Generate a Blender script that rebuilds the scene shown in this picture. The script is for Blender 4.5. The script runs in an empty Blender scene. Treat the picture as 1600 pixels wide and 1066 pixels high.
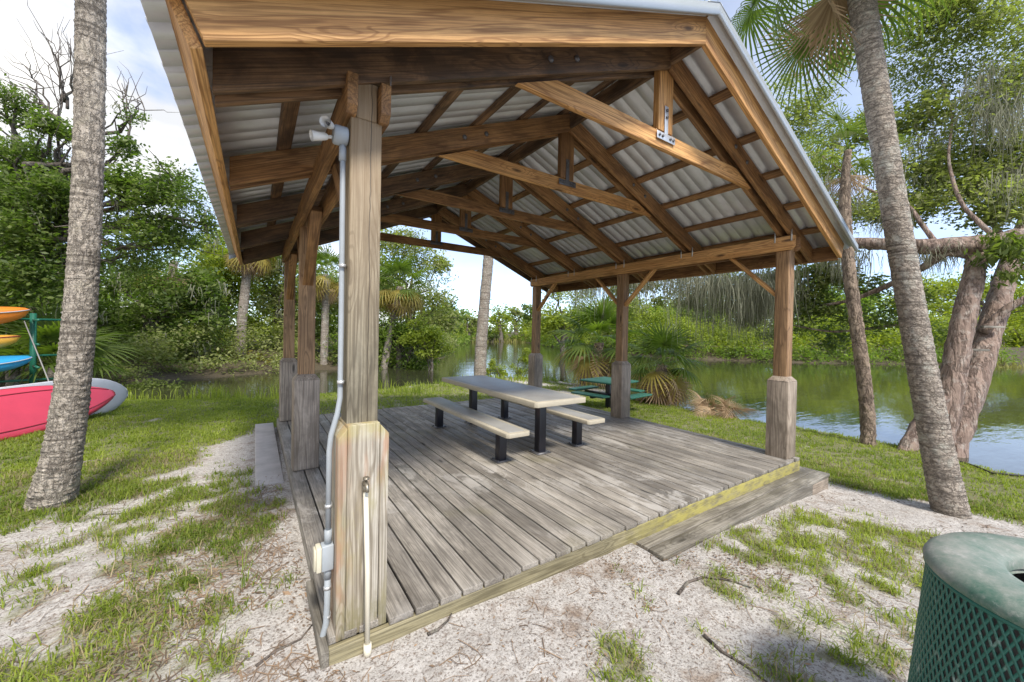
import bpy, math
import numpy as np
from mathutils import Vector, Matrix
rng = np.random.default_rng(11)
R = math.radians
scene = bpy.context.scene
COL = scene.collection

# ------------------------------------------------------------------ camera
CAM = np.array([-.3477, -2.0534, 1.5266]); FPX = 602.55; PX, PY = 800., 524.85
_y, _p, _r = R(33.7037), R(-.5978), R(1.0672)
_f = np.array([math.sin(_y)*math.cos(_p), math.cos(_y)*math.cos(_p), math.sin(_p)])
_rt = np.array([math.cos(_y), -math.sin(_y), 0.]); _u = np.cross(_rt, _f)
RT = _rt*math.cos(_r)+_u*math.sin(_r); UP = -_rt*math.sin(_r)+_u*math.cos(_r)
cd = bpy.data.cameras.new('camera'); co = bpy.data.objects.new('camera', cd); COL.objects.link(co)
cd.sensor_width = 36; cd.lens = FPX/1600*36; cd.shift_y = -(533-PY)/1600; cd.clip_start = .05; cd.clip_end = 2000
m = Matrix.Identity(4)
for i in range(3):
    m[i][0], m[i][1], m[i][2], m[i][3] = RT[i], UP[i], -_f[i], CAM[i]
co.matrix_world = m; scene.camera = co

def at(u, v, depth):            # world point seen at photo pixel (u,v), at that distance along the view axis
    return CAM + depth*(_f + RT*(u-PX)/FPX - UP*(v-PY)/FPX)
def onz(u, v, z):               # world point at photo pixel on a level plane
    d = _f + RT*(u-PX)/FPX - UP*(v-PY)/FPX
    return CAM + d*(z-CAM[2])/d[2]

# ------------------------------------------------------------------ ground shape
WZ = -.6
near = [(1600,752),(1520,735),(1450,712),(1400,700),(1340,690),(1245,672),(1160,660),(1080,645),(1010,628),(950,612),(905,603),
        (860,596),(800,592),(740,596),(700,600),(640,606),(600,612),(430,630),(300,632),(195,630),(100,625)]
farp = [(0,604),(100,602),(220,598),(300,592),(400,584),(440,580),(600,575),(690,560),(700,545),(735,533.5),(800,534),(830,536),(880,545),
        (1000,556),(1100,562),(1250,567),(1400,569),(1600,572)]
POND = np.array([(14,-28),(9.2,-12),(8.8,-6),(9.1,-3)]+[tuple(onz(a,b,WZ)[:2]) for a,b in near]+[(-7.5,15.6),(-14,19),(-24,23)]
                +[(-24,26),(-14,22.5)]+[tuple(onz(a,b,WZ)[:2]) for a,b in farp]+[(60,-12),(62,-28)])
def sdist(x, y):                # + on land, - in the pond
    d = np.full(x.shape, 1e9); ins = np.zeros(x.shape, bool); n = len(POND)
    for i in range(n):
        a, b = POND[i], POND[(i+1) % n]; ab = b-a
        t = np.clip(((x-a[0])*ab[0]+(y-a[1])*ab[1])/(ab@ab), 0, 1)
        d = np.minimum(d, np.hypot(x-a[0]-t*ab[0], y-a[1]-t*ab[1]))
        c = ((a[1] > y) != (b[1] > y))
        with np.errstate(divide='ignore', invalid='ignore'):
            ins ^= c & (x < (b[0]-a[0])*(y-a[1])/(b[1]-a[1]+1e-12)+a[0])
    return np.where(ins, -d, d)
def vnoise(x, y, s, seed=0):    # smooth value noise
    x = x/s+37.7*seed; y = y/s-11.3*seed
    xi, yi = np.floor(x), np.floor(y); fx, fy = x-xi, y-yi
    fx = fx*fx*(3-2*fx); fy = fy*fy*(3-2*fy)
    h = lambda a, b: np.modf(np.abs(np.sin(a*127.1+b*311.7+seed*17.3)*43758.5453))[0]
    return (h(xi,yi)*(1-fx)+h(xi+1,yi)*fx)*(1-fy)+(h(xi,yi+1)*(1-fx)+h(xi+1,yi+1)*fx)*fy
def fbm(x, y, s, seed=0, o=4):
    r = 0; a = .5
    for i in range(o): r = r+a*vnoise(x, y, s/2**i, seed+i); a *= .5
    return r/(1-.5**o)
def gz(x, y, detail=True):
    x = np.asarray(x, float); y = np.asarray(y, float); shp = np.broadcast(x, y).shape
    x = np.broadcast_to(x, shp).ravel(); y = np.broadcast_to(y, shp).ravel()
    d = sdist(x, y)
    g = -.085-.043*np.log1p(np.exp(np.clip(x*2.5,-50,50)))/2.5-.035*np.log1p(np.exp(np.clip((y-3.5)*2,-50,50)))/2
    g = np.maximum(g, -.5)
    far = WZ+.12+np.minimum(.16*np.maximum(d,0), .9)+.012*np.minimum(np.maximum(d,0),60)
    k = np.clip((np.hypot(x-1, y-2)-12)/8, 0, 1)
    nearland = (x < 12) & (y < 14.5+.0*x) & (y < 15-.35*np.minimum(x,0))
    land = np.where(nearland, g*(1-k)+far*k, far)
    bank = WZ+.22*d
    h = np.where(d > 0, np.minimum(land, bank+.06), np.maximum(WZ+.25*d+.03, -2.2))
    if detail:
        r = np.hypot(x-CAM[0], y-CAM[1])
        amp = np.clip(1.2-r/30, 0, 1)*np.clip(d*2, 0, 1)
        h = h+amp*((fbm(x,y,1.3,3)-.5)*.07+(fbm(x,y,.22,5)-.5)*.028)
        indeck = (x > -.05) & (x < 5.45) & (y > -.03) & (y < 5.5)
        h = np.where(indeck, np.minimum(h, -.1), h)
        instep = (x > 2.2) & (x < 5.64) & (y > -.31) & (y < .45)
        h = np.where(instep, np.minimum(h, -.2), h)
    return h.reshape(shp)
def g1(x, y): return float(gz(np.array([x]), np.array([y]))[0])

# where turf grows (a function of place; the sand shows elsewhere)
TUFTS = [(300,785,.5),(240,800,.45),(180,790,.4),(330,840,.35),(260,870,.4),(380,850,.25),(200,900,.3),(300,930,.35),(360,905,.22),(220,975,.32),(330,990,.18),(140,990,.25),
         (60,960,.2),(20,830,.2),(100,850,.15),(90,900,.2),(150,850,.22),(430,800,.1),(300,870,.3),(350,800,.3),(190,840,.3),(120,1010,.3),(300,1040,.2),(90,1045,.25),(260,1040,.25),(190,1050,.2),(30,880,.12),(40,1050,.2),(350,1035,.12),
         (1250,835,.42),(1320,850,.45),(1400,860,.4),(1200,850,.3),(1420,830,.4),(1350,815,.35),(1270,800,.25),(1440,880,.3),(1150,860,.15),(1110,915,.16),(1190,915,.14),(1230,965,.14),(1200,950,.1),(1290,965,.12),
         (1375,1000,.16),(1330,925,.1),(1240,1055,.16),(1215,1020,.12),(1290,1020,.1),(960,1030,.12),(985,1055,.1),(1020,960,.06),(1300,890,.15),(1380,905,.15),(1160,790,.1),(1060,920,.06),(1410,960,.1),(1090,985,.07)]
TW = [(onz(a,b,-.17)[:2], r) for a,b,r in TUFTS]
def turf(x, y):
    n = fbm(x, y, .55, 21); n2 = fbm(x, y, .14, 31)
    d = sdist(x, y)
    lawnL = np.clip((y-(2.75+.55*np.clip(-x-1.2,-1,2)*-1))/.9, 0, 1)*np.clip((-.75-x)/.35+np.clip((y-4.6)*2.5,0,4), 0, 1)
    lawnB = np.clip((y-5.55)/.25, 0, 1)*(x > -.8)
    lawnR = np.clip((x-5.75-.55*np.clip(-.6-y,-.2,4)*.6)/.45, 0, 1)*np.clip((x-5.5)*3,0,1)*np.clip((y+9)/2,0,1)
    lawnR = np.where(y < -.9, np.clip((x-6.0+.0*y)/.5, 0, 1), lawnR)
    base = np.maximum.reduce([lawnL, lawnB, lawnR])
    patchy = np.clip(base*1.5-1.1*np.clip(n-.62,0,1)*4-.0, 0, 1)
    patchy = patchy*np.where((x > 8.2) & (y > 7) & (n > .5), .3, 1)
    for (c, r) in TW:
        rr = np.hypot(x-c[0], y-c[1])
        patchy = np.maximum(patchy, np.clip(1.1-rr/r*.75+(n2-.5)*2.6, 0, 1)*.85)
    patchy = np.maximum(patchy, np.clip((n-.66)*5,0,.5)*np.clip((n2-.5)*5,0,1)*(np.abs(y)<30))
    farland = np.clip((np.hypot(x-1,y-2)-13)/3, 0, 1)
    patchy = np.maximum(patchy*np.clip((d-.05)*6, 0, 1), farland*.95)
    return patchy

# ------------------------------------------------------------------ mesh helpers
class MB:
    def __init__(s): s.V = []; s.Q = []; s.T = []; s.n = 0
    def add(s, V, F):
        V = np.asarray(V, float).reshape(-1, 3); F = np.asarray(F, int)
        (s.Q if F.shape[1] == 4 else s.T).append(F+s.n); s.V.append(V); s.n += len(V); return s
    def merge(s, o):
        for F in o.Q: s.Q.append(F+s.n)
        for F in o.T: s.T.append(F+s.n)
        s.V += o.V; s.n += o.n; return s
    def box(s, lo, hi):
        a, b = lo, hi
        V = [(a[0],a[1],a[2]),(b[0],a[1],a[2]),(b[0],b[1],a[2]),(a[0],b[1],a[2]),(a[0],a[1],b[2]),(b[0],a[1],b[2]),(b[0],b[1],b[2]),(a[0],b[1],b[2])]
        return s.add(V, [(0,3,2,1),(4,5,6,7),(0,1,5,4),(1,2,6,5),(2,3,7,6),(3,0,4,7)])
    def poly(s, pts, axis, a, b):           # convex polygon (2D) extruded along an axis between a and b
        n = len(pts); i, j = [(1,2),(0,2),(0,1)][axis]
        V = np.zeros((2*n, 3))
        for k, (p, q) in enumerate(pts): V[k, i] = V[k+n, i] = p; V[k, j] = V[k+n, j] = q
        V[:n, axis] = a; V[n:, axis] = b
        b0 = s.n; s.V.append(V); s.n += 2*n
        s.Q.append(np.array([(k, (k+1) % n, (k+1) % n+n, k+n) for k in range(n)])+b0)
        for k in range(1, n-1): s.T.append(np.array([(0, k+1, k), (n, n+k, n+k+1)])+b0)
        return s
    def tube(s, P, r, sides=8, cap=True, jit=None):
        P = np.asarray(P, float); n = len(P); r = np.broadcast_to(np.asarray(r, float), (n,))
        T = np.gradient(P, axis=0); T /= np.linalg.norm(T, axis=1)[:, None]+1e-12
        ref = np.array([0,0,1.]) if abs(T[0][2]) < .9 else np.array([1.,0,0])
        N = []; c = np.cross(T[0], ref); c /= np.linalg.norm(c)
        for t in T:
            c = c-t*(c@t); c /= np.linalg.norm(c)+1e-12; N.append(c)
        N = np.array(N); B = np.cross(T, N)
        a = np.linspace(0, 2*np.pi, sides, endpoint=False)
        rr = r[:, None]*(np.ones((n, sides)) if jit is None else jit)
        V = P[:, None]+rr[..., None]*(N[:, None]*np.cos(a)[None, :, None]+B[:, None]*np.sin(a)[None, :, None])
        i = np.arange(n-1)[:, None]*sides; j = np.arange(sides)[None]; j2 = (j+1) % sides
        F = np.stack([i+j, i+j2, i+sides+j2, i+sides+j], -1).reshape(-1, 4)
        V = V.reshape(-1, 3)
        if cap:
            V = np.vstack([V, P[0], P[-1]]); b = n*sides
            s.add(V, F); k = np.arange(sides); k2 = (k+1) % sides; o = s.n-len(V)
            s.T.append(np.stack([k2, k, np.full(sides, b)], -1)+o)
            s.T.append(np.stack([k+(n-1)*sides, k2+(n-1)*sides, np.full(sides, b+1)], -1)+o)
            return s
        return s.add(V, F)
    def lathe(s, prof, sides=48, center=(0,0)):
        prof = np.asarray(prof, float); n = len(prof)
        a = np.linspace(0, 2*np.pi, sides, endpoint=False)
        V = np.zeros((n, sides, 3)); V[..., 0] = center[0]+prof[:, 0:1]*np.cos(a); V[..., 1] = center[1]+prof[:, 0:1]*np.sin(a); V[..., 2] = prof[:, 1:2]
        i = np.arange(n-1)[:, None]*sides; j = np.arange(sides)[None]; j2 = (j+1) % sides
        return s.add(V.reshape(-1,3), np.stack([i+j, i+j2, i+sides+j2, i+sides+j], -1).reshape(-1, 4))
    def mesh(s, name, smooth=False):
        V = np.vstack(s.V); me = bpy.data.meshes.new(name)
        me.vertices.add(len(V)); me.vertices.foreach_set('co', V.astype(np.float32).ravel())
        Q = np.vstack(s.Q) if s.Q else np.zeros((0,4), int); T = np.vstack(s.T) if s.T else np.zeros((0,3), int)
        L = np.concatenate([Q.ravel(), T.ravel()]); st = np.concatenate([np.arange(len(Q))*4, len(Q)*4+np.arange(len(T))*3])
        me.loops.add(len(L)); me.loops.foreach_set('vertex_index', L.astype(np.int32))
        me.polygons.add(len(st)); me.polygons.foreach_set('loop_start', st.astype(np.int32))
        me.update(calc_edges=True)
        if smooth: me.polygons.foreach_set('use_smooth', np.ones(len(st), bool))
        return me

WM = {}
def link(o, world, parent=None):
    COL.objects.link(o); WM[o] = world.copy()
    if parent is not None:
        o.parent = parent; o.matrix_parent_inverse = WM[parent].inverted()
    o.matrix_basis = world
    return o
def tag(o, label=None, cat=None, group=None, kind=None):
    if label: o['label'] = label
    if cat: o['category'] = cat
    if group: o['group'] = group
    if kind: o['kind'] = kind
    return o
def obj(name, mb, mat, parent=None, world=None, smooth=False, bevel=0, label=None):
    me = mb.mesh(name, smooth) if isinstance(mb, MB) else mb
    me.materials.append(mat) if not me.materials else None
    o = bpy.data.objects.new(name, me); link(o, world or Matrix.Identity(4), parent)
    if bevel:
        b = o.modifiers.new('bevel', 'BEVEL'); b.width = bevel; b.segments = 2; b.limit_method = 'ANGLE'
    if label: o['label'] = label
    return o
def thing(name, loc, label, cat, group=None):
    o = bpy.data.objects.new(name, None); link(o, Matrix.Translation(Vector(loc))); o.empty_display_size = .1
    return tag(o, label, cat, group)
def frame(p0, p1, up=(0,0,1)):
    p0, p1 = Vector(p0), Vector(p1); x = (p1-p0).normalized(); up = Vector(up)
    y = up.cross(x).normalized(); z = x.cross(y); M = Matrix.Identity(4); c = (p0+p1)/2
    for i in range(3): M[i][0], M[i][1], M[i][2], M[i][3] = x[i], y[i], z[i], c[i]
    return M, (p1-p0).length
def timber(name, p0, p1, w, h, mat, parent, up=(0,0,1), cut=(0,0), chamfer=0, bevel=.004):
    # squared timber from p0 to p1; local X runs along the grain; cut: plumb-cut slants at both ends
    M, L = frame(p0, p1, up); mb = MB()
    if chamfer: pts = [(-L/2+chamfer,-h/2),(L/2-chamfer,-h/2),(L/2,-h/2+chamfer),(L/2,h/2),(-L/2,h/2),(-L/2,-h/2+chamfer)]
    else: pts = [(-L/2+cut[0],-h/2),(L/2+cut[1],-h/2),(L/2-cut[1],h/2),(-L/2-cut[0],h/2)]
    mb.poly(pts, 1, -w/2, w/2)
    return obj(name, mb, mat, parent, M, bevel=bevel)

# ------------------------------------------------------------------ materials
class NT:
    def __init__(s, name):
        s.m = bpy.data.materials.new(name); s.m.use_nodes = True; s.t = s.m.node_tree
        s.b = s.t.nodes['Principled BSDF']; s.out = s.t.nodes['Material Output']
    def n(s, ty, **kw):
        nd = s.t.nodes.new(ty)
        for k, v in kw.items():
            if k.startswith('_'): setattr(nd, k[1:], v)
            else:
                key = k.replace('__', ' ') if not k.isdigit() else int(k)
                if isinstance(v, bpy.types.NodeSocket): s.t.links.new(v, nd.inputs[key])
                else: nd.inputs[key].default_value = v
        return nd
    def L(s, a, b): s.t.links.new(a, b)
    def noise(s, vec, scale, detail=4, rough=.6, dist=0, out='Fac'):
        nd = s.n('ShaderNodeTexNoise', Scale=scale, Detail=detail, Roughness=rough, Distortion=dist)
        if vec is not None: s.L(vec, nd.inputs['Vector'])
        return nd.outputs[out]
    def ramp(s, fac, *stops):
        nd = s.t.nodes.new('ShaderNodeValToRGB'); s.L(fac, nd.inputs['Fac']); e = nd.color_ramp.elements
        while len(e) < len(stops): e.new(.5)
        for el, (p, c) in zip(e, stops):
            el.position = p; el.color = (c, c, c, 1) if isinstance(c, (int, float)) else (*c, 1)
        return nd.outputs['Color']
    def mix(s, fac, a, b, mode='MIX'):
        nd = s.t.nodes.new('ShaderNodeMix'); nd.data_type = 'RGBA'; nd.blend_type = mode
        for q, v in ((0, fac), (6, a), (7, b)):
            sock = nd.inputs[q]
            if isinstance(v, bpy.types.NodeSocket): s.L(v, sock)
            elif isinstance(v, (int, float)): sock.default_value = v if q == 0 else (v, v, v, 1)
            else: sock.default_value = (*v, 1)
        return nd.outputs[2]
    def math(s, op, a, b=0.):
        nd = s.t.nodes.new('ShaderNodeMath'); nd.operation = op
        for k, v in enumerate((a, b)):
            if isinstance(v, bpy.types.NodeSocket): s.L(v, nd.inputs[k])
            else: nd.inputs[k].default_value = v
        return nd.outputs[0]
    def coord(s, scale=(1,1,1), which='Object', rand=True):
        tc = s.t.nodes.new('ShaderNodeTexCoord').outputs[which]
        if rand:
            oi = s.t.nodes.new('ShaderNodeObjectInfo').outputs['Random']
            c = s.n('ShaderNodeCombineXYZ', X=s.math('MULTIPLY', oi, 37.), Y=s.math('MULTIPLY', oi, 11.), Z=s.math('MULTIPLY', oi, 23.)).outputs[0]
            va = s.t.nodes.new('ShaderNodeVectorMath'); va.operation = 'ADD'; s.L(tc, va.inputs[0]); s.L(c, va.inputs[1]); tc = va.outputs[0]
        return s.n('ShaderNodeMapping', Vector=tc, Scale=scale).outputs[0]
    def bump(s, h, strength=.3, dist=.01):
        nd = s.n('ShaderNodeBump', Strength=strength, Distance=dist, Height=h); s.L(nd.outputs[0], s.b.inputs['Normal']); return nd
    def col(s, c):
        if isinstance(c, bpy.types.NodeSocket): s.L(c, s.b.inputs['Base Color'])
        else: s.b.inputs['Base Color'].default_value = (*c, 1)
    def rough(s, r):
        if isinstance(r, bpy.types.NodeSocket): s.L(r, s.b.inputs['Roughness'])
        else: s.b.inputs['Roughness'].default_value = r
    def island(s): return s.t.nodes.new('ShaderNodeNewGeometry').outputs['Random Per Island']

def wood(name, dark, mid, light, axis=0, island=False, stain=.55, knots=True, rough=.62, ring=.62):
    t = NT(name)
    sc3 = lambda a, b: [b if k == axis else a for k in range(3)]
    v = t.coord(sc3(4.5, .30)); vf = t.coord(sc3(130, 2.6)); vk = t.coord(sc3(5.2, 1.25)); vb = t.coord(sc3(1.8, 1.0))
    if island:
        ri = t.island()
        off = t.n('ShaderNodeCombineXYZ', X=t.math('MULTIPLY', ri, 91.), Y=t.math('MULTIPLY', ri, 53.), Z=t.math('MULTIPLY', ri, 31.)).outputs[0]
        nv = []
        for q in (v, vf, vk):
            va = t.t.nodes.new('ShaderNodeVectorMath'); va.operation = 'ADD'; t.L(q, va.inputs[0]); t.L(off, va.inputs[1]); nv.append(va.outputs[0])
        v, vf, vk = nv
    g = t.noise(v, 1., 3, .55, .35); f = t.noise(vf, 1., 3, .6)
    vo = t.n('ShaderNodeTexVoronoi', Vector=vk, Scale=1., Randomness=1.).outputs['Distance']
    gk = t.math('ADD', g, t.ramp(vo, (0., .22), (.30, 0.))) if knots else g
    rings = t.math('SINE', t.math('MULTIPLY', gk, 105.))
    c = t.ramp(g, (.32, mid), (.5, light), (.66, mid))
    c = t.mix(t.ramp(rings, (.35, 0.), (.95, ring)), c, dark)
    c = t.mix(t.ramp(f, (.40, .55), (.56, 0.)), c, tuple(.6*x for x in dark))
    blot = t.noise(vb, 1.5, 8, .68, .5)
    c = t.mix(t.ramp(blot, (.40, stain), (.60, 0.)), c, tuple(.5*x for x in dark))
    if knots: c = t.mix(t.ramp(vo, (.055, .92), (.12, .0)), c, tuple(.28*x for x in dark))
    if island: c = t.mix(.5, c, t.ramp(ri, (0., .33), (1., .72)), 'OVERLAY')
    t.col(c); t.rough(rough); t.bump(t.math('ADD', f, t.math('MULTIPLY', rings, .25)), .45, .003)
    return t
def plain(name, c, rough=.5, metal=0., var=.25, scale=6, bump=0.):
    t = NT(name); v = t.coord()
    n = t.noise(v, scale, 6, .65)
    t.col(t.mix(t.ramp(n, (.3, var), (.7, 0.)), c, tuple(.45*x for x in c))); t.rough(rough); t.b.inputs['Metallic'].default_value = metal
    if bump: t.bump(t.noise(v, scale*12, 3), bump, .003)
    return t.m

M = {}
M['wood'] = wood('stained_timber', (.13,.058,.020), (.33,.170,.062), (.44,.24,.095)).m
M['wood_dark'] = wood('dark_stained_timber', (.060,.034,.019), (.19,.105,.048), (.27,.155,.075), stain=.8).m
M['wood_warm'] = wood('bright_stained_timber', (.27,.115,.032), (.60,.305,.10), (.72,.41,.155), stain=.22).m  # brighter copy of the stained timber; on front gable members it paints in light
M['wood_post'] = wood('post_timber', (.14,.075,.033), (.33,.19,.088), (.43,.265,.135), stain=.4, axis=0).m
M['wood_base'] = wood('weathered_base_timber', (.20,.155,.115), (.37,.30,.235), (.50,.42,.34), stain=.6).m
t = wood('green_treated_post', (.11,.09,.058), (.26,.225,.155), (.37,.335,.25), stain=.55)
sp3 = t.n('ShaderNodeSeparateXYZ', Vector=t.coord((1,1,1), rand=False))
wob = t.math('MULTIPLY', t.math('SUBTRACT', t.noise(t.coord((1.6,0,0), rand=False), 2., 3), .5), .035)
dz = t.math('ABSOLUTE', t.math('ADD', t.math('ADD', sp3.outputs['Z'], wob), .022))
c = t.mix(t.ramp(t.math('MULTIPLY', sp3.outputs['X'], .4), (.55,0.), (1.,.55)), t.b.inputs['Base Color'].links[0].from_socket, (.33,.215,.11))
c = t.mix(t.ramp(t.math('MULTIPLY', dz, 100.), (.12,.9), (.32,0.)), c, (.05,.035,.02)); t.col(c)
M['wood_pale'] = t.m
t = wood('mossy_base_timber', (.19,.15,.10), (.44,.39,.31), (.62,.58,.50), stain=.4)
v = t.coord((1.3,7,7)); c0 = t.b.inputs['Base Color'].links[0].from_socket
c = t.mix(t.ramp(t.noise(v, 1.1, 4, .6, .5), (.50,0.), (.62,.75)), c0, (.36,.20,.12))
c = t.mix(t.ramp(t.noise(t.coord((1,3,3)), 2.2, 5, .65), (.54,0.), (.70,.6)), c, (.30,.265,.11))
sp3 = t.n('ShaderNodeSeparateXYZ', Vector=t.coord((1,1,1), rand=False)).outputs['X']
c = t.mix(t.mix(1., t.ramp(sp3, (.94,0.), (1.0,.7)), t.ramp(t.noise(t.coord((6,6,6)), 1.5, 5, .7), (.35,.3), (.6,1.)), 'MULTIPLY'), c, (.33,.29,.11))
c = t.mix(t.mix(1., t.ramp(sp3, (.0,.8), (.22,0.)), t.ramp(t.noise(t.coord((6,9,9)), 1.5, 5, .7), (.4,0.), (.6,1.)), 'MULTIPLY'), c, (.22,.20,.10)); t.col(c)
M['wood_moss'] = t.m
# deck boards
t = wood('weathered_deck_boards', (.10,.087,.072), (.235,.21,.178), (.34,.31,.268), axis=1, island=True, stain=.45, ring=.32)
c0 = t.b.inputs['Base Color'].links[0].from_socket
w = t.coord((1,1,1), rand=False); ws = t.coord((4.2,1.7,4), rand=False)
worn = t.ramp(t.noise(w, .55, 3, .5), (.42,0.), (.58,1.))
pat = t.ramp(t.noise(ws, 1.1, 7, .72, .6), (.51,0.), (.58,.6))
c = t.mix(t.mix(1., worn, pat, 'MULTIPLY'), c0, (.47,.445,.41))
c = t.mix(t.ramp(t.noise(w, .9, 4, .6), (.56,0.), (.72,.5)), c, (.15,.135,.06)); t.col(c); t.rough(t.ramp(t.noise(w, .8, 3), (.4,.5), (.62,.72)))
M['deck'] = t.m
t = wood('mossy_rim_board', (.13,.11,.06), (.25,.22,.125), (.34,.30,.185), stain=.5)
c0 = t.b.inputs['Base Color'].links[0].from_socket
v = t.coord((1,1,1), rand=False)
sx = t.n('ShaderNodeSeparateXYZ', Vector=v).outputs['X']
yel = t.mix(1., t.ramp(t.math('MULTIPLY', t.math('ADD', sx, 2.7), .185), (.36,0.), (.52,1.)), t.ramp(t.noise(t.coord((3,9,9), rand=False), 2.2, 8, .72), (.36,0.), (.56,.9)), 'MULTIPLY')
t.col(t.mix(t.math('MULTIPLY', yel, .8), c0, (.42,.37,.085)))
M['rim'] = t.m
t = wood('weathered_step_board', (.13,.115,.09), (.24,.215,.175), (.34,.315,.27), stain=.7); M['step'] = t.m
# metals
t = NT('galvanised_roof_sheet'); v = t.coord((1,1,1), rand=False)
n = t.noise(v, 2.2, 6, .65); n2 = t.noise(t.coord((1.5,22,1.5), rand=False), 2., 4)
c = t.mix(t.ramp(n, (.38,.55), (.62,0.)), (.68,.70,.73), (.44,.46,.49))
c = t.mix(t.ramp(n2, (.6,0.), (.72,.4)), c, (.30,.27,.23))
t.col(c); t.b.inputs['Metallic'].default_value = .35; t.rough(.42); M['sheet'] = t.m
M['trim'] = plain('grey_painted_flashing', (.40,.435,.47), .35, .3, .12, 3)
M['trim_mossy'] = plain('grimy_flashing', (.36,.38,.34), .6, .1, .5, 5)
M['galv'] = plain('galvanised_plate', (.62,.63,.64), .4, .6, .3, 20)
M['bolt'] = plain('bolt_steel', (.16,.16,.17), .5, .7, .4, 30)
M['black'] = plain('black_powder_coat', (.012,.012,.018), .35, 0., .2, 8)
M['beige'] = plain('beige_plastic_coating', (.47,.425,.33), .5, 0., .35, 7, .2)
t = NT('beige_table_surface'); v = t.coord((1,1,1))
c = t.mix(t.ramp(t.noise(v, 1.7, 5, .6), (.35,.65), (.6,0.)), (.31,.305,.29), (.17,.168,.165))
vo = t.n('ShaderNodeTexVoronoi', Vector=v, Scale=70., Randomness=.15).outputs['Distance']
c = t.mix(t.ramp(vo, (.25,.6), (.42,0.)), c, (.16,.155,.15))
t.col(c); t.rough(.42); t.bump(vo, .4, .003); M['beige_top'] = t.m
M['grey_pvc'] = plain('grey_conduit_pvc', (.34,.375,.405), .5, 0., .25, 9)
M['box_beige'] = plain('outlet_cover_plastic', (.62,.58,.45), .5, 0., .2, 9)
M['white_pvc'] = plain('cream_pvc_pipe', (.72,.67,.54), .45, 0., .2, 9)
M['white_metal'] = plain('white_lamp_metal', (.74,.74,.72), .4, 0., .2, 14)
M['brass'] = plain('aged_brass', (.33,.30,.24), .4, .8, .5, 30)
M['green_plastic'] = plain('green_table_coating', (.025,.125,.085), .4, 0., .25, 8)
t = NT('green_can_mesh'); v = t.coord()
c = t.mix(t.ramp(t.noise(v, 9, 6, .7), (.58,0.), (.68,.55)), (.012,.105,.082), (.34,.40,.37)); t.col(c); t.rough(.42); M['can'] = t.m
t = NT('green_can_lid'); v = t.coord()
c = t.mix(t.ramp(t.noise(v, 3.4, 9, .8), (.30,0.), (.62,.9)), (.035,.115,.082), (.31,.305,.285))
c = t.mix(t.ramp(t.noise(v, 24, 6, .75), (.55,0.), (.68,.55)), c, (.36,.355,.34)); t.col(c); t.rough(.7); t.bump(t.noise(v, 60, 4), .3, .003); M['lid'] = t.m
M['liner'] = plain('grey_bin_liner', (.11,.11,.115), .4, 0., .6, 7, .3)
M['red'] = plain('red_hull_plastic', (.66,.055,.10), .33, 0., .25, 3, .1)
M['red_dark'] = plain('dark_red_plastic', (.30,.02,.035), .5)
M['canoe_white'] = plain('white_hull_plastic', (.68,.68,.70), .4, 0., .15, 3)
M['canoe_grey'] = plain('grey_hull_plastic', (.42,.44,.47), .4, 0., .3, 3)
M['orange'] = plain('orange_hull_plastic', (.80,.235,.03), .35, 0., .2, 4)
M['yellow'] = plain('yellow_hull_plastic', (.80,.42,.06), .35, 0., .2, 4)
M['blue'] = plain('blue_hull_plastic', (.03,.30,.60), .35, 0., .2, 4)
M['rack'] = plain('dark_green_rack_paint', (.012,.12,.075), .4, 0., .25, 9)
M['strap'] = plain('grey_webbing', (.24,.23,.22), .8)
M['concrete'] = plain('pale_concrete', (.50,.47,.45), .85, 0., .55, 4, .5)
M['hose'] = plain('black_hose_rubber', (.02,.02,.02), .6)

# vegetation
def leafmat(name, a, b, trans=.45, rough=.5, tint=(.9,1.15,.25)):
    t = NT(name); r = t.island(); v = t.coord((1,1,1))
    n = t.noise(v, .55, 3, .55)
    f = t.math('MULTIPLY_ADD', r, .55)
    t.t.nodes[-1].inputs[2].default_value = 0
    f = t.math('ADD', t.math('MULTIPLY', r, .55), t.math('MULTIPLY', t.math('SUBTRACT', n, .35), 1.3))
    c = t.ramp(f, (.05, a), (.85, b))
    t.col(c); t.rough(rough); t.b.inputs['Specular IOR Level'].default_value = .3
    tr = t.t.nodes.new('ShaderNodeBsdfTranslucent'); t.L(t.mix(1., c, tint, 'MULTIPLY'), tr.inputs['Color'])
    ms = t.t.nodes.new('ShaderNodeMixShader'); ms.inputs[0].default_value = trans
    t.L(t.b.outputs[0], ms.inputs[1]); t.L(tr.outputs[0], ms.inputs[2]); t.L(ms.outputs[0], t.out.inputs['Surface'])
    return t.m
M['oak'] = leafmat('oak_leaves', (.062,.098,.028), (.19,.235,.062), tint=(1.35,1.8,.6))
M['olive'] = leafmat('olive_leaves', (.135,.155,.058), (.34,.36,.145), tint=(1.5,1.8,.7))
M['bush'] = leafmat('bush_leaves', (.088,.138,.03), (.25,.32,.068), tint=(1.4,1.8,.5))
M['bright'] = leafmat('bright_leaves', (.13,.185,.03), (.31,.37,.065), tint=(1.8,1.8,.5))
M['darkleaf'] = leafmat('dark_green_leaves', (.055,.085,.025), (.165,.20,.056), tint=(1.5,1.8,.6))  # deeper green foliage colour
M['yellowleaf'] = leafmat('yellowing_leaves', (.16,.15,.03), (.33,.30,.055), tint=(1.5,1.5,.5))
M['frond'] = leafmat('palm_fronds', (.055,.095,.022), (.15,.20,.045), tint=(1.5,1.8,.5))
M['frond_yellow'] = leafmat('yellowing_palm_fronds', (.22,.19,.045), (.42,.34,.09), tint=(1.3,1.2,.5))
M['frond_dead'] = leafmat('dead_palm_fronds', (.24,.16,.09), (.55,.41,.26), .25, .8, (1.1,.9,.7))
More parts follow.
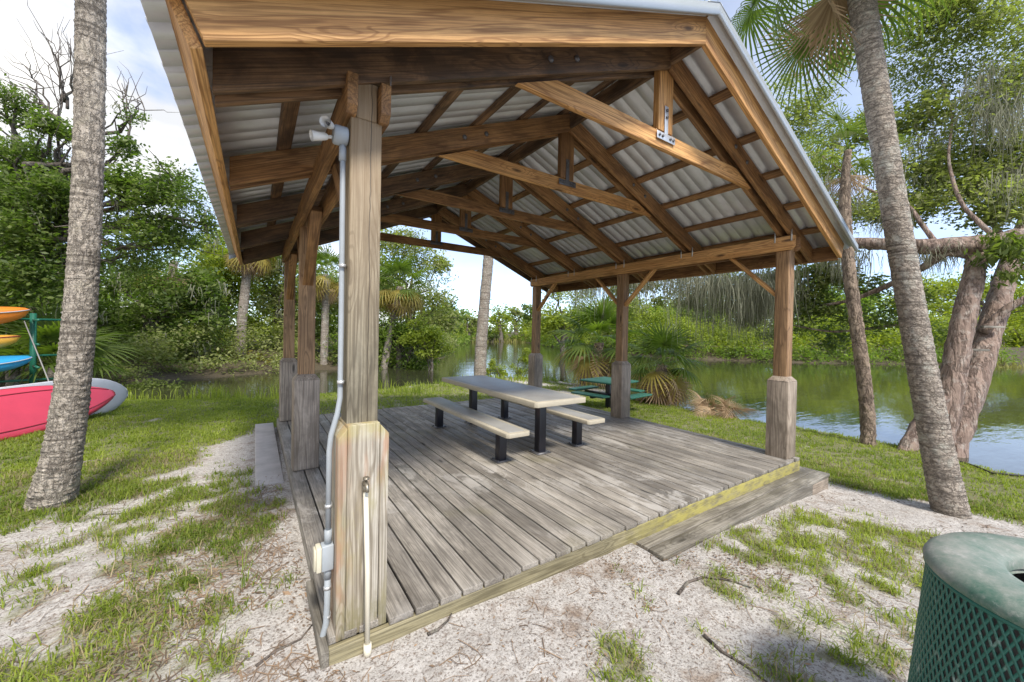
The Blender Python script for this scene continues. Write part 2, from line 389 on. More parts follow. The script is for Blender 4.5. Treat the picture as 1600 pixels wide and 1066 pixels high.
M['moss'] = leafmat('hanging_moss', (.16,.165,.115), (.33,.335,.25), .3, .9, (1.1,1.1,.9))
M['grass'] = leafmat('grass_blades', (.10,.155,.022), (.32,.375,.068), .45, .5, (1.7,1.8,.5))
M['drygrass'] = leafmat('dry_grass_blades', (.16,.125,.07), (.42,.35,.21), .25, .8, (1.1,1.,.8))
M['litter'] = leafmat('dead_oak_leaves', (.075,.055,.042), (.36,.25,.16), .1, .8, (1,.8,.6))
M['reed'] = leafmat('marsh_reeds', (.17,.17,.05), (.34,.33,.11), .35, .7, (1.2,1.2,.6))
def bark(name, dark, light, scale=(9,9,2.2), lich=None, bs=.8, ring=0, which='Object'):
    t = NT(name); v = t.coord(scale, which); vv = t.coord((1,1,1), which); vf = t.coord((scale[0]*3.2, scale[1]*3.2, scale[2]*1.6), which)
    n = t.noise(v, 1.5, 8, .68, .35); f = t.noise(vf, 1.6, 6, .7, .2)
    rd = t.math('ABSOLUTE', t.math('SUBTRACT', t.noise(v, 1.1, 4, .6, .3), .5))
    h = t.math('ADD', t.math('ADD', n, t.math('MULTIPLY', f, .6)), t.ramp(rd, (0.,0.), (.10,.6)))
    c = t.ramp(t.math('ADD', t.math('MULTIPLY', n, .6), t.math('MULTIPLY', f, .45)), (.36, dark), (.66, light))
    c = t.mix(t.ramp(rd, (0.,.7), (.055,0.)), c, tuple(.35*x for x in dark))
    if lich: c = t.mix(t.ramp(t.noise(vv, 6.5, 7, .72), (.52,0.), (.64,.75)), c, lich)
    if ring:
        rg = t.noise(t.coord((1.6,1.6,ring), which), 1., 5, .65)
        c = t.mix(t.ramp(rg, (.38,.75), (.50,0.)), c, tuple(.6*x for x in dark)); h = t.math('ADD', h, t.math('MULTIPLY', rg, .9))
    t.col(c); t.rough(.9); t.bump(h, bs, .03); return t.m
M['bark_palm'] = bark('palm_trunk_bark', (.17,.14,.11), (.64,.57,.48), (19,19,8), (.48,.43,.34), .9, 26)
M['bark_palm2'] = bark('grey_palm_trunk_bark', (.17,.14,.115), (.54,.47,.40), (13,13,18), (.52,.51,.45), .8, 34)
M['bark_thin'] = bark('flaking_palm_bark', (.09,.06,.045), (.36,.28,.21), (6,6,2.6), None, 1.)
M['bark_oak'] = bark('oak_bark', (.13,.085,.068), (.38,.285,.235), (5.5,5.5,1.1), (.40,.35,.31), 1.)
M['bark_dark'] = bark('dark_tree_bark', (.06,.048,.04), (.20,.165,.14), (7,7,2), (.22,.22,.18), .7)

# ------------------------------------------------------------------ ground, water
def axis_pts(lo, hi, c0, c1, fine, grow):
    a = list(np.arange(c0, c1, fine)); s = fine
    while a[-1] < hi: s *= grow; a.append(a[-1]+s)
    s = fine; b = [c0]
    while b[-1] > lo: s *= grow; b.append(b[-1]-s)
    return np.array(sorted(set(b[1:]+a)))
xs = axis_pts(-500, 600, -3.2, 7.2, .035, 1.07); ys = axis_pts(-450, 700, -2.6, 4.2, .035, 1.07)
X, Y = np.meshgrid(xs, ys, indexing='ij'); Zg = gz(X, Y)
nx, ny = len(xs), len(ys)
mb = MB(); i = np.arange(nx-1)[:, None]*ny; j = np.arange(ny-1)[None]
mb.add(np.stack([X, Y, Zg], -1).reshape(-1, 3), np.stack([i+j, i+ny+j, i+ny+j+1, i+j+1], -1).reshape(-1, 4))
me = mb.mesh('ground', True)
aw = me.attributes.new('wild', 'FLOAT', 'POINT'); aw.data.foreach_set('value', np.clip((np.hypot(X.ravel()-1, Y.ravel()-2)-12.5)/2.5, 0, 1).astype(np.float32))
at_ = me.attributes.new('turf', 'FLOAT', 'POINT'); at_.data.foreach_set('value', turf(X.ravel(), Y.ravel()).astype(np.float32))
t = NT('sandy_ground'); v = t.coord((1,1,1), rand=False)
tf = t.n('ShaderNodeAttribute', _attribute_name='turf').outputs['Fac']
n1 = t.noise(v, 1.1, 6, .65); n2 = t.noise(v, 14, 8, .75); n3 = t.noise(v, 70, 5, .75); n4 = t.noise(v, 3.6, 8, .75, .5)
c = t.ramp(n2, (.28,(.33,.305,.28)), (.5,(.50,.475,.445)), (.7,(.62,.595,.565)))
c = t.mix(t.ramp(n3, (.38,.85), (.50,0.)), c, (.13,.10,.08))
c = t.mix(t.ramp(t.noise(v, 30, 6, .7), (.56,0.), (.63,.7)), c, (.20,.15,.115))
c = t.mix(t.ramp(n4, (.53,0.), (.66,.75)), c, t.ramp(n3, (.35,(.10,.065,.045)), (.65,(.34,.25,.18))))
g = t.ramp(n2, (.3,(.07,.075,.022)), (.55,(.15,.15,.045)), (.75,(.30,.26,.15)))
fac = t.ramp(t.math('ADD', t.math('MULTIPLY', tf, 1.), t.math('MULTIPLY', t.math('SUBTRACT', n2, .5), .7)), (.38,0.), (.95,.9))
wf = t.n('ShaderNodeAttribute', _attribute_name='wild').outputs['Fac']
litc = t.ramp(n2, (.3,(.035,.028,.02)), (.55,(.085,.065,.04)), (.72,(.11,.11,.045)))
t.col(t.mix(wf, t.mix(fac, c, g), litc)); t.rough(.95); t.bump(t.math('ADD', n2, t.math('MULTIPLY', n3, .5)), .7, .03); M['ground'] = t.m
tag(obj('ground', me, M['ground']), kind='structure')
t = NT('pond_water'); v = t.coord((1,1,1), rand=False); vr = t.n('ShaderNodeMapping', Vector=v, Scale=(.5,1.9,1), Rotation=(0,0,R(56))).outputs[0]
w1 = t.noise(vr, 1.4, 3, .5); w2 = t.noise(vr, 6., 2, .5)
t.col((.035,.036,.020)); t.rough(.03); t.b.inputs['IOR'].default_value = 1.75
t.bump(t.math('ADD', w1, t.math('MULTIPLY', w2, .25)), .10, .10); M['water'] = t.m
mb = MB(); mb.add([(-80,-60,WZ),(120,-60,WZ),(120,160,WZ),(-80,160,WZ)], [(0,1,2,3)])
tag(obj('pond_water', mb, M['water']), kind='structure')

# ------------------------------------------------------------------ pavilion
W_, S_, B_ = 5.397, 2.6026, .2506; D_ = 2*S_+B_; XC = 2.68; PW = .155
SL = .4227; TH = math.atan(SL)
zb = lambda x: 3.873-SL*abs(x-XC)              # underside of the rafters
pav = thing('picnic_pavilion', (XC, D_/2, -.05), 'open timber picnic pavilion with gable metal roof over a grey plank deck', 'pavilion')
mb = MB(); bw = .1315; k = 0; x = -.03
while x < W_+.02:                               # deck planks (some jointed along their length)
    x1 = min(x+bw, W_+.03); z = rng.uniform(-.0025, .0025)
    j = rng.uniform(1.2, 4.2) if rng.random() < .55 else None
    spans = [(-.035+rng.uniform(-.006,.004), D_+.03)] if j is None else [(-.035+rng.uniform(-.006,.004), j-.002), (j+.002, D_+.03)]
    if x < .24: spans = [(.0 if q[0] < 0 else q[0], q[1]) for q in spans]
    for a, b in spans: mb.box((x+rng.uniform(0,.002), a, -.036+z), (x1, b, z))
    x += .1435
obj('deck', mb, M['deck'], pav, bevel=.003)
mb = MB(); mb.box((.02,.03,-.10),(W_-.02,D_-.03,-.05)); obj('gap_shade_sheet', mb, M['black'], pav)  # sheet coloured dark so the plank gaps read as shaded; no framing modelled
timber('rim_board', (-.033,-.018,-.13), (W_+.03,-.018,-.13), .038, .185, M['rim'], pav)
timber('rim_board', (-.012,.004,-.13), (-.012,D_,-.13), .038, .185, M['step'], pav)
timber('rim_board', (W_+.012,.004,-.15), (W_+.012,D_,-.15), .038, .225, M['step'], pav)
timber('rim_board', (-.03,D_+.012,-.2), (W_+.03,D_+.012,-.2), .038, .32, M['step'], pav)
timber('rim_board', (-.052,-.042,-.115), (-.052,.6,-.115), .036, .16, M['step'], pav)

def prism_base(mb, x0, x1, y0, y1, z0, z1, ch, px0, px1, py0, py1):
    mb.box((x0,y0,z0),(x1,y1,z1))
    V = [(x0,y0,z1),(x1,y0,z1),(x1,y1,z1),(x0,y1,z1),(px0,py0,z1+ch),(px1,py0,z1+ch),(px1,py1,z1+ch),(px0,py1,z1+ch)]
    mb.add(V, [(0,1,5,4),(1,2,6,5),(2,3,7,6),(3,0,4,7),(4,5,6,7)])
HB = 2.795
def post(ix, iy):
    x0 = 0 if ix == 0 else W_-B_; y0 = iy*S_
    cx, cy = x0+B_/2, y0+B_/2; first = ix == 0 and iy == 0
    mt = M['wood_pale'] if first else M['wood_post']
    # shaft: full width below, notched on both X faces where the paired beams sit
    h = PW/2; zt = 2.61
    Mx = Matrix.Translation((cx, cy, 0)) @ Matrix.Rotation(-math.pi/2, 4, 'Y')   # local X = up
    mb = MB(); mb.box((0, -h, -h), (zt, h, h)); mb.box((zt, -h+.001, -h+.025), (HB+.01, h-.001, h-.025))
    p = obj('post', mb, mt, pav, Mx, bevel=.006)
    mb = MB(); b = B_/2; bh = 1.0; sb = (B_-PW)/2-.004
    if first:
        # core faces and two cladding boards, with open joints between them
        zl = -.037; fy = -b-.003
        for sg in (-1, 1):
            pts = [(sg*b, zl), (sg*(b-sb), zl), (sg*(b-sb), bh+.028), (sg*b, bh-.022)]
            mb.poly(pts[::-sg], 1, fy, b)
        mb.box((-b+sb+.002, fy+.007, zl), (b-sb-.002, b-.012, bh+.040))
    else:
        prism_base(mb, -b, b, -b, b, 0, bh-.03, .06, -PW/2, PW/2, -PW/2, PW/2)
    Vs = []
    for q in mb.V: Vs.append(np.stack([q[:,2], q[:,1], -q[:,0]], -1))
    mb.V = Vs; mb.Q = [f for f in mb.Q]
    obj('post_base', mb, M['wood_moss'] if first else M['wood_base'], p, Mx, bevel=.012 if not first else .006)
for ix in (0, 1):
    for iy in (0, 1, 2): post(ix, iy)
# paired eave beams
for ix in (0, 1):
    x0 = 0 if ix == 0 else W_-B_
    for s in (-1, 1):
        xb = x0+B_/2+s*(PW/2+.004)
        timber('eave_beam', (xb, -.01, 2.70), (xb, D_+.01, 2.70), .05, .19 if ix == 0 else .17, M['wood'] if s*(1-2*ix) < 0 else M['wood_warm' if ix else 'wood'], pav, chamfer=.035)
# knee braces
def brace(ix, iy, s):
    cx = B_/2 if ix == 0 else W_-B_/2; cy = iy*S_+B_/2
    w, h = (.10, .10) if ix == 0 else (.045, .085)
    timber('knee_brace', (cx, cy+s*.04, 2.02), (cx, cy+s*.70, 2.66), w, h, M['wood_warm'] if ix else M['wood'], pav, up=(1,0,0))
for ix in (0, 1):
    for iy, ss in ((0,(1,)), (1,(-1,1)), (2,(-1,))):
        for s in ss: brace(ix, iy, s)
# trusses: paired rafters, collar tie and king post between them
Y0, DY = .111, 1.3016; EX = .553; RH = .184
rise = lambda x: zb(x)+RH/2/math.cos(TH)
nrm = lambda side: Vector((side*math.sin(TH), 0, math.cos(TH)))
for kx in range(5):
    yc = Y0+kx*DY; front = kx == 0
    rm = M['wood_dark'] if kx in (0, 2, 4) else M['wood']
    for s in (-1, 1):
        yr = yc+s*.056
        for side in (-1, 1):
            xe = XC+side*(XC+EX-.045); xr = XC+side*.004
            p_e = (xe, yr, rise(xe)); p_r = (xr, yr, rise(xr))
            ct = RH/2*SL
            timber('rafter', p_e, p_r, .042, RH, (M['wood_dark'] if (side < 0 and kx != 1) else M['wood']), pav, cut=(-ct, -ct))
    zc = 3.255
    c = timber('collar_tie', (XC-1.42, yc, zc), (XC+1.42, yc, zc), .045, .145, M['wood_warm'] if kx < 2 else M['wood'], pav, cut=(-.17,.17))  # front ties use the brighter timber: their lit look is in the colour
    for q in (0,):
        pass
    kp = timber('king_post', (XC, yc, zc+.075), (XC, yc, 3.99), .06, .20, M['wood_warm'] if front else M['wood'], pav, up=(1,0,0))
    # T-shaped tie plate with bolts
    mb = MB(); yf = yc-.0335
    mb.box((XC-.025, yf-.006, zc+.01), (XC+.025, yf, zc+.30)); mb.box((XC-.13, yf-.0065, zc-.01), (XC+.13, yf-.0005, zc+.055))
    tp = obj('tie_plate', mb, M['galv'] if front else M['bolt'], c, bevel=.002)
    for (bx, bz) in ((-.1,.022),(-.055,.022),(.055,.022),(.1,.022),(0,.20),(0,.26)):
        mb = MB(); a = np.array([XC+bx, yf-.006, zc+bz]); mb.tube([a, a-np.array([0,.010,0])], .013, 8); obj('bolt', mb, M['bolt'], tp)
    for side in (-1, 1):                           # carriage bolts through the rafter pairs
        for xx in (1.36, 1.12):
            mb = MB(); xx = XC+side*xx; a = np.array([xx, yc-.077, zb(xx)+.10]); mb.tube([a, a-np.array([0,.008,0]), a-np.array([0,.016,0])], [.024,.022,.012], 10); obj('carriage_bolt', mb, M['bolt'], pav)
    for xx in (B_/2+PW/2+.032, W_-B_/2-PW/2-.032): # hurricane ties at the beams
        for ya, yb in ((-.10,-.082),(.085,.10)):
            mb = MB(); mb.box((xx-.0015, yc+ya, 2.72), (xx+.0015, yc+yb, 2.86)); obj('hurricane_tie', mb, M['galv'], pav)
# ridge board, barge boards, fascias, purlins
YF, YB = -.274, D_+.25
timber('ridge_board', (XC, YF+.05, zb(XC)+.115), (XC, YB-.05, zb(XC)+.115), .04, .17, M['wood_dark'], pav)
for yb in (YF+.02, YB-.02):
    for side in (-1, 1):
        xe = XC+side*(XC+EX); xr = XC; hh = .225; zz = lambda x: zb(x)+.022+hh/2/math.cos(TH)
        ct = hh/2*SL
        timber('barge_board', (xe, yb, zz(xe)), (xr, yb, zz(xr)), .042, hh, M['wood_warm'] if yb < 0 else M['wood_dark'], pav, cut=(0, -ct))  # front boards coloured brighter to carry the light on the gable end
for side in (-1, 1):
    xf = XC+side*(XC+EX-.022)
    q = nrm(side)*.115+Vector((xf, 0, zb(xf)+.012))
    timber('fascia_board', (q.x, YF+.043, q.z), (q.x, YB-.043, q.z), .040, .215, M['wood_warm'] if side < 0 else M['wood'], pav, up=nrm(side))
zt = lambda x: zb(x)+RH/math.cos(TH)           # top of the rafters = underside of the purlins
for side in (-1, 1):
    for dx in (.10, .66, 1.22, 1.78, 2.34, 2.86):
        xx = XC+side*dx
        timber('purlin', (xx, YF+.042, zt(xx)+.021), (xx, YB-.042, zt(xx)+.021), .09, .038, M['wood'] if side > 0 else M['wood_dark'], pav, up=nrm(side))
# ribbed sheets
ribs = []; y = YF-.06
while y < YB+.06:
    ribs += [(y,0),(y+.016,.028),(y+.040,.028),(y+.056,0),(y+.172,0),(y+.176,.005),(y+.188,.005),(y+.192,0)]; y += .305
ribs = np.array([r for r in ribs if r[0] < YB+.06])
for side in (-1, 1):
    xe = XC+side*(XC+.70); n = len(ribs); V = []; xlist = [XC+side*.01, XC+side*.9, XC+side*1.8, XC+side*2.7, xe]
    for xx in xlist:
        base = zt(xx)+.043
        for (yy, h) in ribs: V.append((xx+side*math.sin(TH)*h, yy, base+math.cos(TH)*h))
    V = np.array(V); V2 = V+np.array([0,0,.0012])
    i = np.arange(len(xlist)-1)[:, None]*n; j = np.arange(n-1)[None]
    F = np.stack([i+j, i+j+1, i+n+j+1, i+n+j], -1).reshape(-1, 4)
    mb = MB(); mb.add(V, F); mb.add(V2, F[:, ::-1])
    e = np.arange((len(xlist)-1)*n, len(xlist)*n-1); mb.Q.append(np.stack([e, e+1, e+1+len(V), e+len(V)], -1))
    rp = obj('roof_panel', mb, M['sheet'], pav)
    # rake flashing over the barge boards
    for yb, sg in ((YF, -1), (YB, 1)):
        for (za, zc_, ya, yc_) in ((.040, .046, .10, .105),):
            mb = MB()
            prof = [(yb-sg*.10, .078), (yb+sg*.105, .078), (yb+sg*.105, -.002), (yb+sg*.085, -.008), (yb+sg*.085,-.011), (yb+sg*.108, -.005), (yb+sg*.108, .081), (yb-sg*.10, .081)]
            Vp = []
            for xx in (XC, xe+side*.015):
                for (yy, h) in prof: Vp.append((xx, yy, zt(xx)+h))
            k = len(prof); mb.add(Vp, [(a, (a+1) % k, (a+1) % k+k, a+k) for a in range(k)])
            mb.add([Vp[k+a] for a in (0,1,6,7)], [(0,1,2,3)])
            mb.add([Vp[k+a] for a in (1,2,5,6)], [(0,1,2,3)])
            obj('rake_flashing', mb, M['trim'], rp)
mb = MB()
for side in (-1, 1):
    xx = XC+side*.17; prof = [(XC, zt(XC)+.085), (xx, zt(xx)+.085), (xx+side*.002, zt(xx)+.079), (XC, zt(XC)+.082)]
    mb.poly(prof[::side], 1, YF-.112, YB+.112)
obj('ridge_cap', mb, M['trim'], pav)

# wooden step
st = thing('wooden_step', (4, -.15, -.3), 'low weathered plank step along the front edge of the pavilion deck', 'step')
for yy, w in ((-.225,.135), (-.082,.135)):
    timber('tread_board', (2.25, yy, -.178+rng.uniform(-.001,.001)), (5.61, yy, -.178), w, .036, M['step'], st)
timber('tread_board', (5.53, -.01, -.1785), (5.53, .42, -.1785), .14, .036, M['step'], st)
timber('riser_board', (2.27,-.27,-.30), (5.10,-.27,-.30), .034, .205, M['step'], st); timber('riser_board', (5.104,-.269,-.30), (5.59,-.269,-.30), .034, .205, M['wood_base'], st)
timber('riser_board', (5.585,-.25,-.33), (5.585,.4,-.33), .034, .24, M['step'], st)
# concrete pad on the left
mb = MB(); mb.box((-.33, 2.62, -.26), (-.075, 5.60, -.085))
tag(obj('concrete_slab', mb, M['concrete'], bevel=.008), 'pale narrow concrete slab lying along the creek side of the deck', 'slab')

# ------------------------------------------------------------------ lamp, conduit, standpipe
lp = thing('floodlight', (.0, .10, 2.40), 'white two headed floodlight holder without bulbs on the pale corner post', 'floodlight')
mb = MB(); mb.tube([(.042,.10,2.515),(.036,.10,2.515),(-.018,.10,2.515),(-.026,.10,2.515)], [.042,.048,.048,.042], 16)
obj('junction_box', mb, M['grey_pvc'], lp, smooth=False)
def socket(d, o):
    d = np.array(d, float); d /= np.linalg.norm(d); o = np.array(o); mb = MB()
    mb.tube([o, o+d*.74*.03], .009, 10)
    mb.tube([o+d*.74*.027, o+d*.74*.036, o+d*.74*.07, o+d*.74*.125, o+d*.74*.135], [0.0089,0.0163,0.0200,0.0252,0.0274], 18, cap=False)
    mb.tube([o+d*.74*.135, o+d*.74*.125, o+d*.74*.08], [0.0244,0.0222,0.0155], 18, cap=False); mb.tube([o+d*.74*.08, o+d*.74*.081], .021, 18)
    s = obj('lamp_socket', mb, M['white_metal'], lp, smooth=True)
    mb = MB(); mb.tube([o+d*.74*.082, o+d*.74*.105], [0.0081,0.0067], 12); obj('socket_contact', mb, M['bolt'], s)
socket((-.5,-.85,-.22), (-.028,.085,2.54)); socket((-.95,-.12,-.25), (-.03,.105,2.50))
cond = thing('electrical_conduit', (-.02, .10, -.1), 'grey electrical conduit with outlet box running down the pale corner post', 'conduit')
mb = MB(); path = [(.02,.10,2.47),(.022,.10,2.2),(.024,.10,1.6),(.024,.10,1.17),(.012,.098,1.09),(-.018,.092,.98),(-.026,.09,.90),(-.026,.088,.42)]
P = np.array(path); mb.tube(P, .0135, 12); mb.tube([(.02,.10,2.46),(.02,.10,2.39)], .018, 12)
mb.tube([(-.026,.088,.50),(-.026,.088,.43)], .018, 12)
obj('upper_pipe', mb, M['grey_pvc'], cond, smooth=True)
mb = MB(); mb.tube([(-.026,.088,.30),(-.026,.087,.12),(-.03,.086,.02),(-.05,.085,-.06),(-.06,.085,-.14)], .015, 12); mb.tube([(-.026,.088,.33),(-.026,.088,.25)], .019, 12)
obj('lower_pipe', mb, M['grey_pvc'], cond, smooth=True)
mb = MB(); mb.box((-.058,.058,.30), (-.002,.118,.43)); ob = obj('outlet_box', mb, M['grey_pvc'], cond, bevel=.006)
mb = MB(); mb.box((-.082,.055,.303), (-.058,.121,.427)); mb.box((-.092,.062,.31), (-.082,.114,.42)); obj('box_cover', mb, M['box_beige'], ob, bevel=.006)
for z in (1.25, 1.85, .62, .20, .05):
    mb = MB(); xq = .024 if z > 1.1 else -.026
    mb.tube([(xq,.09,z-.008),(xq,.09,z+.008)], .018, 12); mb.box((xq-.004,.10,z-.007),(xq+.02,.135,z+.007)); obj('pipe_strap', mb, M['galv'], cond)
sp = thing('water_standpipe', (.135,-.03,-.1), 'cream water standpipe with brass faucet on front of the pale corner post', 'standpipe')
mb = MB(); mb.tube([(.142,-.056,-.14),(.138,-.045,.3),(.13,-.022,.70)], .0125, 12); mb.tube([(.142,-.056,-.13),(.142,-.055,-.065)], .02, 12); obj('pipe', mb, M['white_pvc'], sp, smooth=True)
mb = MB(); mb.tube([(.13,-.02,.695),(.13,-.02,.73)], .014, 10); mb.tube([(.13,.004,.738),(.13,-.02,.74),(.13,-.042,.738),(.13,-.054,.724),(.13,-.056,.708)], [.010,.014,.011,.009,.009], 10)
fc = obj('faucet', mb, M['brass'], sp, smooth=True)
mb = MB(); mb.tube([(.13,-.024,.75),(.13,-.027,.768)], .005, 8); mb.tube([(.13,-.027,.766),(.13,-.028,.773)], [.017,.016], 10); obj('faucet_handle', mb, M['brass'], fc)

# ------------------------------------------------------------------ picnic table and benches
def slab_top(mb, x0, x1, y0, y1, z0, z1, rim=.045):
    mb.box((x0,y0,z0),(x1,y1,z1))
def tabletop(name, x0, x1, y0, y1, z0, z1, parent):
    mb = MB(); c = .03
    pts = [(x0+c,y0),(x1-c,y0),(x1,y0+c),(x1,y1-c),(x1-c,y1),(x0+c,y1),(x0,y1-c),(x0,y0+c)]
    mb.poly(pts, 2, z0, z1); a = obj(name, mb, M['beige'], parent, bevel=.007)
    mb = MB(); e = .055; mb.box((x0+e,y0+e,z1-.004),(x1-e,y1-e,z1+.0035)); obj('surface_panel', mb, M['beige_top'], a, bevel=.003)
    return a
def foot(x, y, w, parent, h, wide):
    mb = MB(); mb.box((x-w/2,y-w/2,.008),(x+w/2,y+w/2,h)); l = obj('leg', mb, M['black'], parent, bevel=.004)
    mb = MB(); mb.box((x-wide,y-wide*.9,0.003),(x+wide,y+wide*.9,.011))
    for a in (-1,1):
        for b in (-1,1): mb.tube([(x+a*wide*.75,y+b*wide*.7,.01),(x+a*wide*.75,y+b*wide*.7,.026)], .01, 6)
    obj('base_plate', mb, M['bolt'], l)
tb = thing('picnic_table', (2.69,2.72,0), 'long beige picnic table with grey top on two black posts, on the deck', 'table')
tabletop('tabletop', 2.275, 3.07, 1.37, 4.02, .672, .735, tb)
for yy in (1.81, 3.63):
    foot(2.69, yy, .105, tb, .672, .11)
    mb = MB(); mb.box((2.36,yy-.03,.64),(2.985,yy+.03,.6715)); obj('top_bracket', mb, M['black'], tb)
bench = thing('bench', (2.09,2.72,0), 'beige bench on black posts in full view between the table and corner post', 'bench', 'benches beside the long picnic table')
tabletop('seat', 1.935, 2.255, 1.42, 3.97, .362, .412, bench)
for yy in (1.80, 3.64): foot(2.095, yy, .10, bench, .362, .095)
def dup(root, loc, rotz=0, label=None):
    r = root.copy(); COL.objects.link(r); r.matrix_basis = Matrix.Translation(Vector(loc)) @ Matrix.Rotation(rotz, 4, 'Z')
    if label: r['label'] = label
    for ch in root.children:
        c = ch.copy(); COL.objects.link(c); c.parent = r; c.matrix_parent_inverse = ch.matrix_parent_inverse.copy()
        for g in ch.children:
            d = g.copy(); COL.objects.link(d); d.parent = c; d.matrix_parent_inverse = g.matrix_parent_inverse.copy()
    return r
b2 = dup(bench, (3.33,2.74,0), label='beige bench on the far side of the long table, partly hidden behind its top')

# green table on the grass by the pond
gx, gy = onz(951,632,-.36)[:2]; gzz = g1(gx, gy)
gt = thing('green_picnic_table', (gx, gy, gzz), 'dark green square picnic table with four attached seats on the grass by the pond', 'table')
rot = Matrix.Translation((gx, gy, gzz)) @ Matrix.Rotation(R(8), 4, 'Z')
mb = MB(); mb.box((-.55,-.55,.70),(.55,.55,.75)); obj('tabletop', mb, M['green_plastic'], gt, rot, bevel=.015)
mb = MB(); mb.box((-.065,-.065,-.05),(.065,.065,.70)); obj('pedestal', mb, M['black'], gt, rot, bevel=.004)
mb = MB(); mb.box((-.78,-.03,.33),(.78,.03,.39)); mb.box((-.03,-.78,.331),(.03,.78,.389)); obj('seat_arms', mb, M['black'], gt, rot)
for k in range(4):
    mb = MB(); mb.box((-.50,.68,.41),(.50,.97,.455)); obj('seat', mb, M['green_plastic'], gt, rot @ Matrix.Rotation(k*math.pi/2, 4, 'Z'), bevel=.012)

# ------------------------------------------------------------------ trash can
TX, TY, TZ = 1.936, -2.098, .74; TG = g1(TX, TY); TR = .405
tc = thing('trash_can', (TX,TY,TG), 'round green wire mesh trash can with worn domed lid', 'trash can')
mb = MB(); H0, H1 = .05, TZ-TG-.065; N = 104; rows = 29
rad = lambda h: .392+.055*min(1, (H1-h)/(H1-H0)*1.1)
for fam in (-1, 1):
    for k in range(N):
        hs = np.linspace(H0, H1, rows*2+1); a = 2*np.pi*(k+.5*0)/N+fam*(hs-H0)/(H1-H0)*2*np.pi*rows/2/N*1.0
        for q in range(len(hs)-1): pass
        r = np.array([rad(h) for h in hs]); cx, sx = np.cos(a), np.sin(a); wv = .0042
        P = np.stack([r*cx, r*sx, hs], -1); tn = np.stack([-sx, cx, 0*a], -1); out = np.stack([cx, sx, 0*a], -1)
        n = len(P); V = np.vstack([P-tn*wv+out*.002, P+tn*wv+out*.002, P+tn*wv-out*.003, P-tn*wv-out*.003])
        i = np.arange(n-1); F = np.vstack([np.stack([i+s0*n, i+s1*n, i+1+s1*n, i+1+s0*n], -1) for s0, s1 in ((0,1),(1,2),(2,3),(3,0))])
        mb.add(V, F)
for h in (H0, H1-.01): mb.tube([(rad(h)*math.cos(a), rad(h)*math.sin(a), h) for a in np.linspace(0, 2*np.pi, 49)], .009, 6, cap=False)
obj('mesh_body', mb, M['can'], tc, Matrix.Translation((TX,TY,TG)))
mb = MB(); z = TZ-TG; hr = .195
prof = [(hr,z-.06),(hr+.003,z-.028),(hr+.012,z-.018),(hr+.03,z-.012),(.28,z-.002),(.33,z-.004),(.375,z-.015),(TR-.008,z-.034),(TR,z-.050),(TR-.004,z-.066),(TR-.018,z-.074),(TR-.03,z-.072),(TR-.035,z-.07),(.34,z-.04),(hr+.02,z-.035),(hr+.008,z-.075),(hr,z-.075)]
obj('lid', mb.lathe(prof, 72), M['lid'], tc, Matrix.Translation((TX,TY,TG)), smooth=True)
mb = MB(); mb.lathe([(.0,.06),(.40,.06),(.41,.3),(.395,.5),(.38,.72),(.37,H1)], 40); obj('bin_liner', mb, M['liner'], tc, Matrix.Translation((TX,TY,TG)), smooth=True)

# ------------------------------------------------------------------ kayaks and rack
def hull(Lh, B, Dp, ends=2.4, rocker=.12):
    ts = np.linspace(-1, 1, 41); sides = 24; a = np.linspace(0, 2*np.pi, sides, endpoint=False); V = []
    for t in ts:
        w = B/2*max(1-abs(t)**ends, 0)**.75+.006; d = Dp*max(1-abs(t)**4, 0)**.5+.01; lift = rocker*abs(t)**2.6
        c, s = np.cos(a), np.sin(a)
        y = w*np.sign(c)*np.abs(c)**.75; z = np.where(s < 0, d*.62*np.sign(s)*np.abs(s)**.7, d*.20*np.abs(s)**.6)
        V.append(np.stack([np.full(sides, t*Lh/2), y, z+lift], -1))
    V = np.vstack(V); n = len(ts); i = np.arange(n-1)[:, None]*sides; j = np.arange(sides)[None]; j2 = (j+1) % sides
    mb = MB(); mb.add(V, np.stack([i+j, i+j2, i+sides+j2, i+sides+j], -1).reshape(-1, 4))
    o = mb.n; 
    for e, rev in ((0, 1), (n-1, 0)):
        c = V[e*sides:(e+1)*sides].mean(0); mb.V.append(c[None]); q = mb.n; mb.n += 1
        k = np.arange(sides); k2 = (k+1) % sides; T = np.stack([e*sides+(k2 if rev else k), e*sides+(k if rev else k2), np.full(sides, q)], -1); mb.T.append(T)
    return mb
def sheer(Lh, B, Dp, ends, rocker, z0, r):   # rubbing strip round the gunwale
    pts = []
    ts = np.linspace(-.985, .985, 40)
    for s in (1, -1):
        for t in ts[::s]: pts.append((t*Lh/2, s*(B/2*max(1-abs(t)**ends,0)**.75+.008), z0+rocker*abs(t)**2.6))
    pts.append(pts[0]); mb = MB(); mb.tube(pts, r, 6, cap=False); return mb
